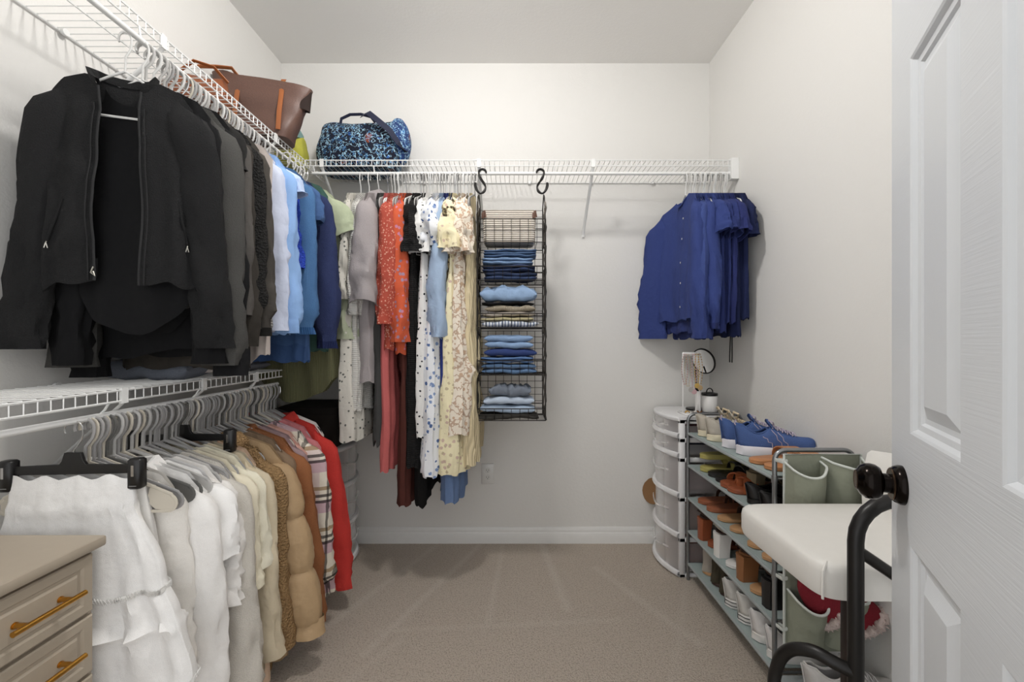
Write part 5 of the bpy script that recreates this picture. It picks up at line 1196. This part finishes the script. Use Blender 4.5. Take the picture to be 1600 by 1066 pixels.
# slippers in the lower pockets
def slipper(label, x, y, z, rot):
    r = thing('slipper', label, 'slipper', (x, y, z), group='red slippers in the lower pockets'); r.rotation_euler = rot
    rows = []
    for i in range(11):
        v = i / 10; w_ = .05 * sqrt(max(.03, 1 - (1 - v) ** 2.4 * .97)); rows.append([(w_ * cos(2 * pi * j / 20), .032 * min(1, .4 + v) * sin(2 * pi * j / 20), -.14 + .14 * v) for j in range(20)])
    rows = [[(p[0], p[1], -p[2]) for p in r_] for r_ in rows]
    MB().loft([[(p[0], p[1], .14 - p[2]) for p in r_] for r_ in rows]).build('slipper_body', F_('8e1226', 'fleece'), r)
    m = MB(); rg = random.Random(3)
    N = 26; R0 = .049
    rr = []
    for q in range(N + 1):
        a = 2 * pi * q / N; rr.append((R0 * cos(a), .034 * sin(a), .14 + .004 * sin(q * 2.3)))
    m.tube(rr[:-1], [.013 + .004 * sin(q * 3.7) for q in range(N)], 8, closed=True)
    for q in range(300):
        a = rg.random() * 2 * pi; b = rg.random() * 2 * pi; c0 = Vector((R0 * cos(a), .034 * sin(a), .14)); d = Vector((cos(a) * cos(b), sin(a) * cos(b), sin(b))) ; p0 = c0 + d * .011
        m.tube([p0, p0 + d * .006 + Vector((rg.uniform(-.004, .004), rg.uniform(-.004, .004), rg.uniform(-.004, .004)))], [.0032, .0008], 4)
    m.build('fur_trim', F_('d8c3bb', 'fleece'), r)
slipper('red slipper with fluffy white trim poking out of the lower green pocket', .885, 1.258, .425, (0, R(138), 0))
slipper('fluffy trimmed slipper mostly hidden in the second lower pocket', 1.0, 1.262, .40, (0, R(138), 0))

# ================================================================== stool
st = thing('bar_stool', 'white leather bar stool with a low back standing in front of the shoe rack', 'stool')
wl = plain('white_leather', 'dfdcd6', .42); 
def seat_ring(z, k, sag=0):
    out = []
    cx, cy, a, b = .885, 1.03, .235 * k + .0 - (1 - k) * .0, .172 * k
    for q in range(64):
        t_ = 2 * pi * q / 64; c, s = cos(t_), sin(t_)
        x = cx + a * math.copysign(abs(c) ** .22, c); y = cy + b * math.copysign(abs(s) ** .22, s)
        out.append((x, y, z + sag * (1 - ((y - cy) / .17) ** 2)))
    return out
MB().loft([seat_ring(.605, .93), seat_ring(.607, .985), seat_ring(.62, 1.0), seat_ring(.66, 1.0), seat_ring(.672, .99), seat_ring(.679, .965), seat_ring(.683, .9, .002), seat_ring(.685, .6, .004), seat_ring(.685, .2, .004)]).build('seat', wl, st)
MB().tube([(.654, .865, .61), (.6525, .8635, .64), (.656, .866, .668), (.675, .882, .68)], .0028, 6).build('seat_seam', wl, st)
m = MB(); rows = []
for i in range(13):
    u = i / 12; y = .86 + .335 * u; cx = 1.045 + .02 * sin(pi * u); hh = .835 + .012 * sin(pi * u)
    rows.append([(cx - .026, y, .66), (cx - .03, y, .75), (cx - .024 + .012, y, hh - .008), (cx - .0, y, hh), (cx + .012, y, hh - .01), (cx + .02, y, .72), (cx + .02, y, .66)])
m.loft(rows).build('backrest', wl, st)
leg = plain('dark_wood_leg', '2a1f1c', .5)
MB().cbox((.82, 1.0, .02), (.856, 1.03, .606), .004).build('pedestal', leg, st)
MB().lathe([(.001, 0), (.2, 0), (.205, .006), (.2, .014), (.03, .022), (.001, .022)], 40, 'z', (.84, 1.03, 0)).build('base', leg, st)
MB().box((.72, .93, .598), (1.0, 1.13, .608)).build('seat_plate', leg, st, smooth=False)
# black tube frame
def smooth(pts, n=5):
    P = []
    for i in range(len(pts) - 1):
        a = Vector(pts[max(0, i - 1)]); b = Vector(pts[i]); c = Vector(pts[i + 1]); d = Vector(pts[min(len(pts) - 1, i + 2)])
        for q in range(n):
            t_ = q / n; P.append(.5 * ((2 * b) + (c - a) * t_ + (2 * a - 5 * b + 4 * c - d) * t_ ** 2 + (3 * b - a - 3 * c + d) * t_ ** 3))
    P.append(Vector(pts[-1])); return P
tf = thing('tube_frame', 'black bent metal tube frame standing between white stool and door', 'metal frame')
bm_ = plain('matt_black_tube', '1b1918', .38, .3)
cx, ty_ = .690, .825
up_ = [(cx, ty_, 0), (cx, ty_, .3), (cx, ty_, .6), (cx, ty_, .75)] + [(cx + .08 - .08 * cos(R(a)), ty_, .752 + .08 * sin(R(a))) for a in (15, 30, 45, 60, 75, 90)] + [(.85, ty_, .832), (.95, ty_, .832)] + [(.98 + .07 * sin(R(a)), ty_, .762 + .07 * cos(R(a))) for a in (0, 30, 60, 90)] + [(1.05, ty_, .5), (1.05, ty_, 0)]
MB().tube(up_, .0140, 12, flat=(0, 1, 0)).build('upright_loop', bm_, tf)
MB().tube([(cx, ty_, .735), (.80, ty_ - .004, .66), (1.05, ty_, .49)], .0112, 10).build('slanting_tube', bm_, tf)
MB().tube(smooth([(cx, ty_, .487), (.662, .845, .492), (.640, .87, .495), (.617, .90, .478), (.604, .92, .447), (.597, .93, .405), (.592, .93, .36), (.588, .93, .2), (.586, .93, 0)], 6), .0130, 12).build('foot_loop', bm_, tf)

# ================================================================== dresser
dr_ = thing('dresser', 'greige painted dresser with brass bar handles in the near left corner', 'dresser')
gp = plain('greige_paint', 'a99d8c', .5); dk2 = plain('drawer_gap', '3c352d', .8); brass = plain('brushed_brass', 'c99545', .28, 1)
DX, DYb, DYa, DZ = -.905, .895, .22, .726
tp_ = MB().cbox((XL + .002, DYa - .01, DZ - .022), (DX + .012, DYb + .012, DZ), .003).build('dresser_top', gp, dr_, bevel=.002)
MB().box((XL + .005, DYa, 0.02), (DX - .012, DYb, DZ - .022)).build('dresser_body', plain('greige_side', '9d9181', .55), dr_, smooth=False)
zt = DZ - .032; k = 0
while zt > .15:
    a, b = zt - .122, zt
    m = MB(); y0, y1 = DYa + .006, DYb - .006
    st_ = [(0, -.014), (0, -.003), (.003, 0), (.02, 0), (.024, -.004), (.03, -.004), (.034, 0.0), (.05, 0.0)]
    rings = [[(DX + x_, y0 + q, a + q), (DX + x_, y1 - q, a + q), (DX + x_, y1 - q, b - q), (DX + x_, y0 + q, b - q)] for q, x_ in st_]
    m.loft(rings); d_ = m.build('drawer', gp, dr_, smooth=False)
    zc = (a + b) / 2 + .002
    for yy in (.785, .43):
        hd = MB().tube([(DX + .026, yy - .062, zc), (DX + .026, yy + .062, zc)], .0052, 14).build('handle', brass, d_)
        m = MB()
        for dy in (-.038, .038): m.tube([(DX, yy + dy, zc), (DX + .026, yy + dy, zc)], .0048, 12); m.lathe([(.001, 0), (.0062, 0), (.0062, .002), (.001, .002)], 12, 'x', (DX, yy + dy, zc))
        m.build('handle_post', brass, hd if False else d_)
    zt = a - .008; k += 1
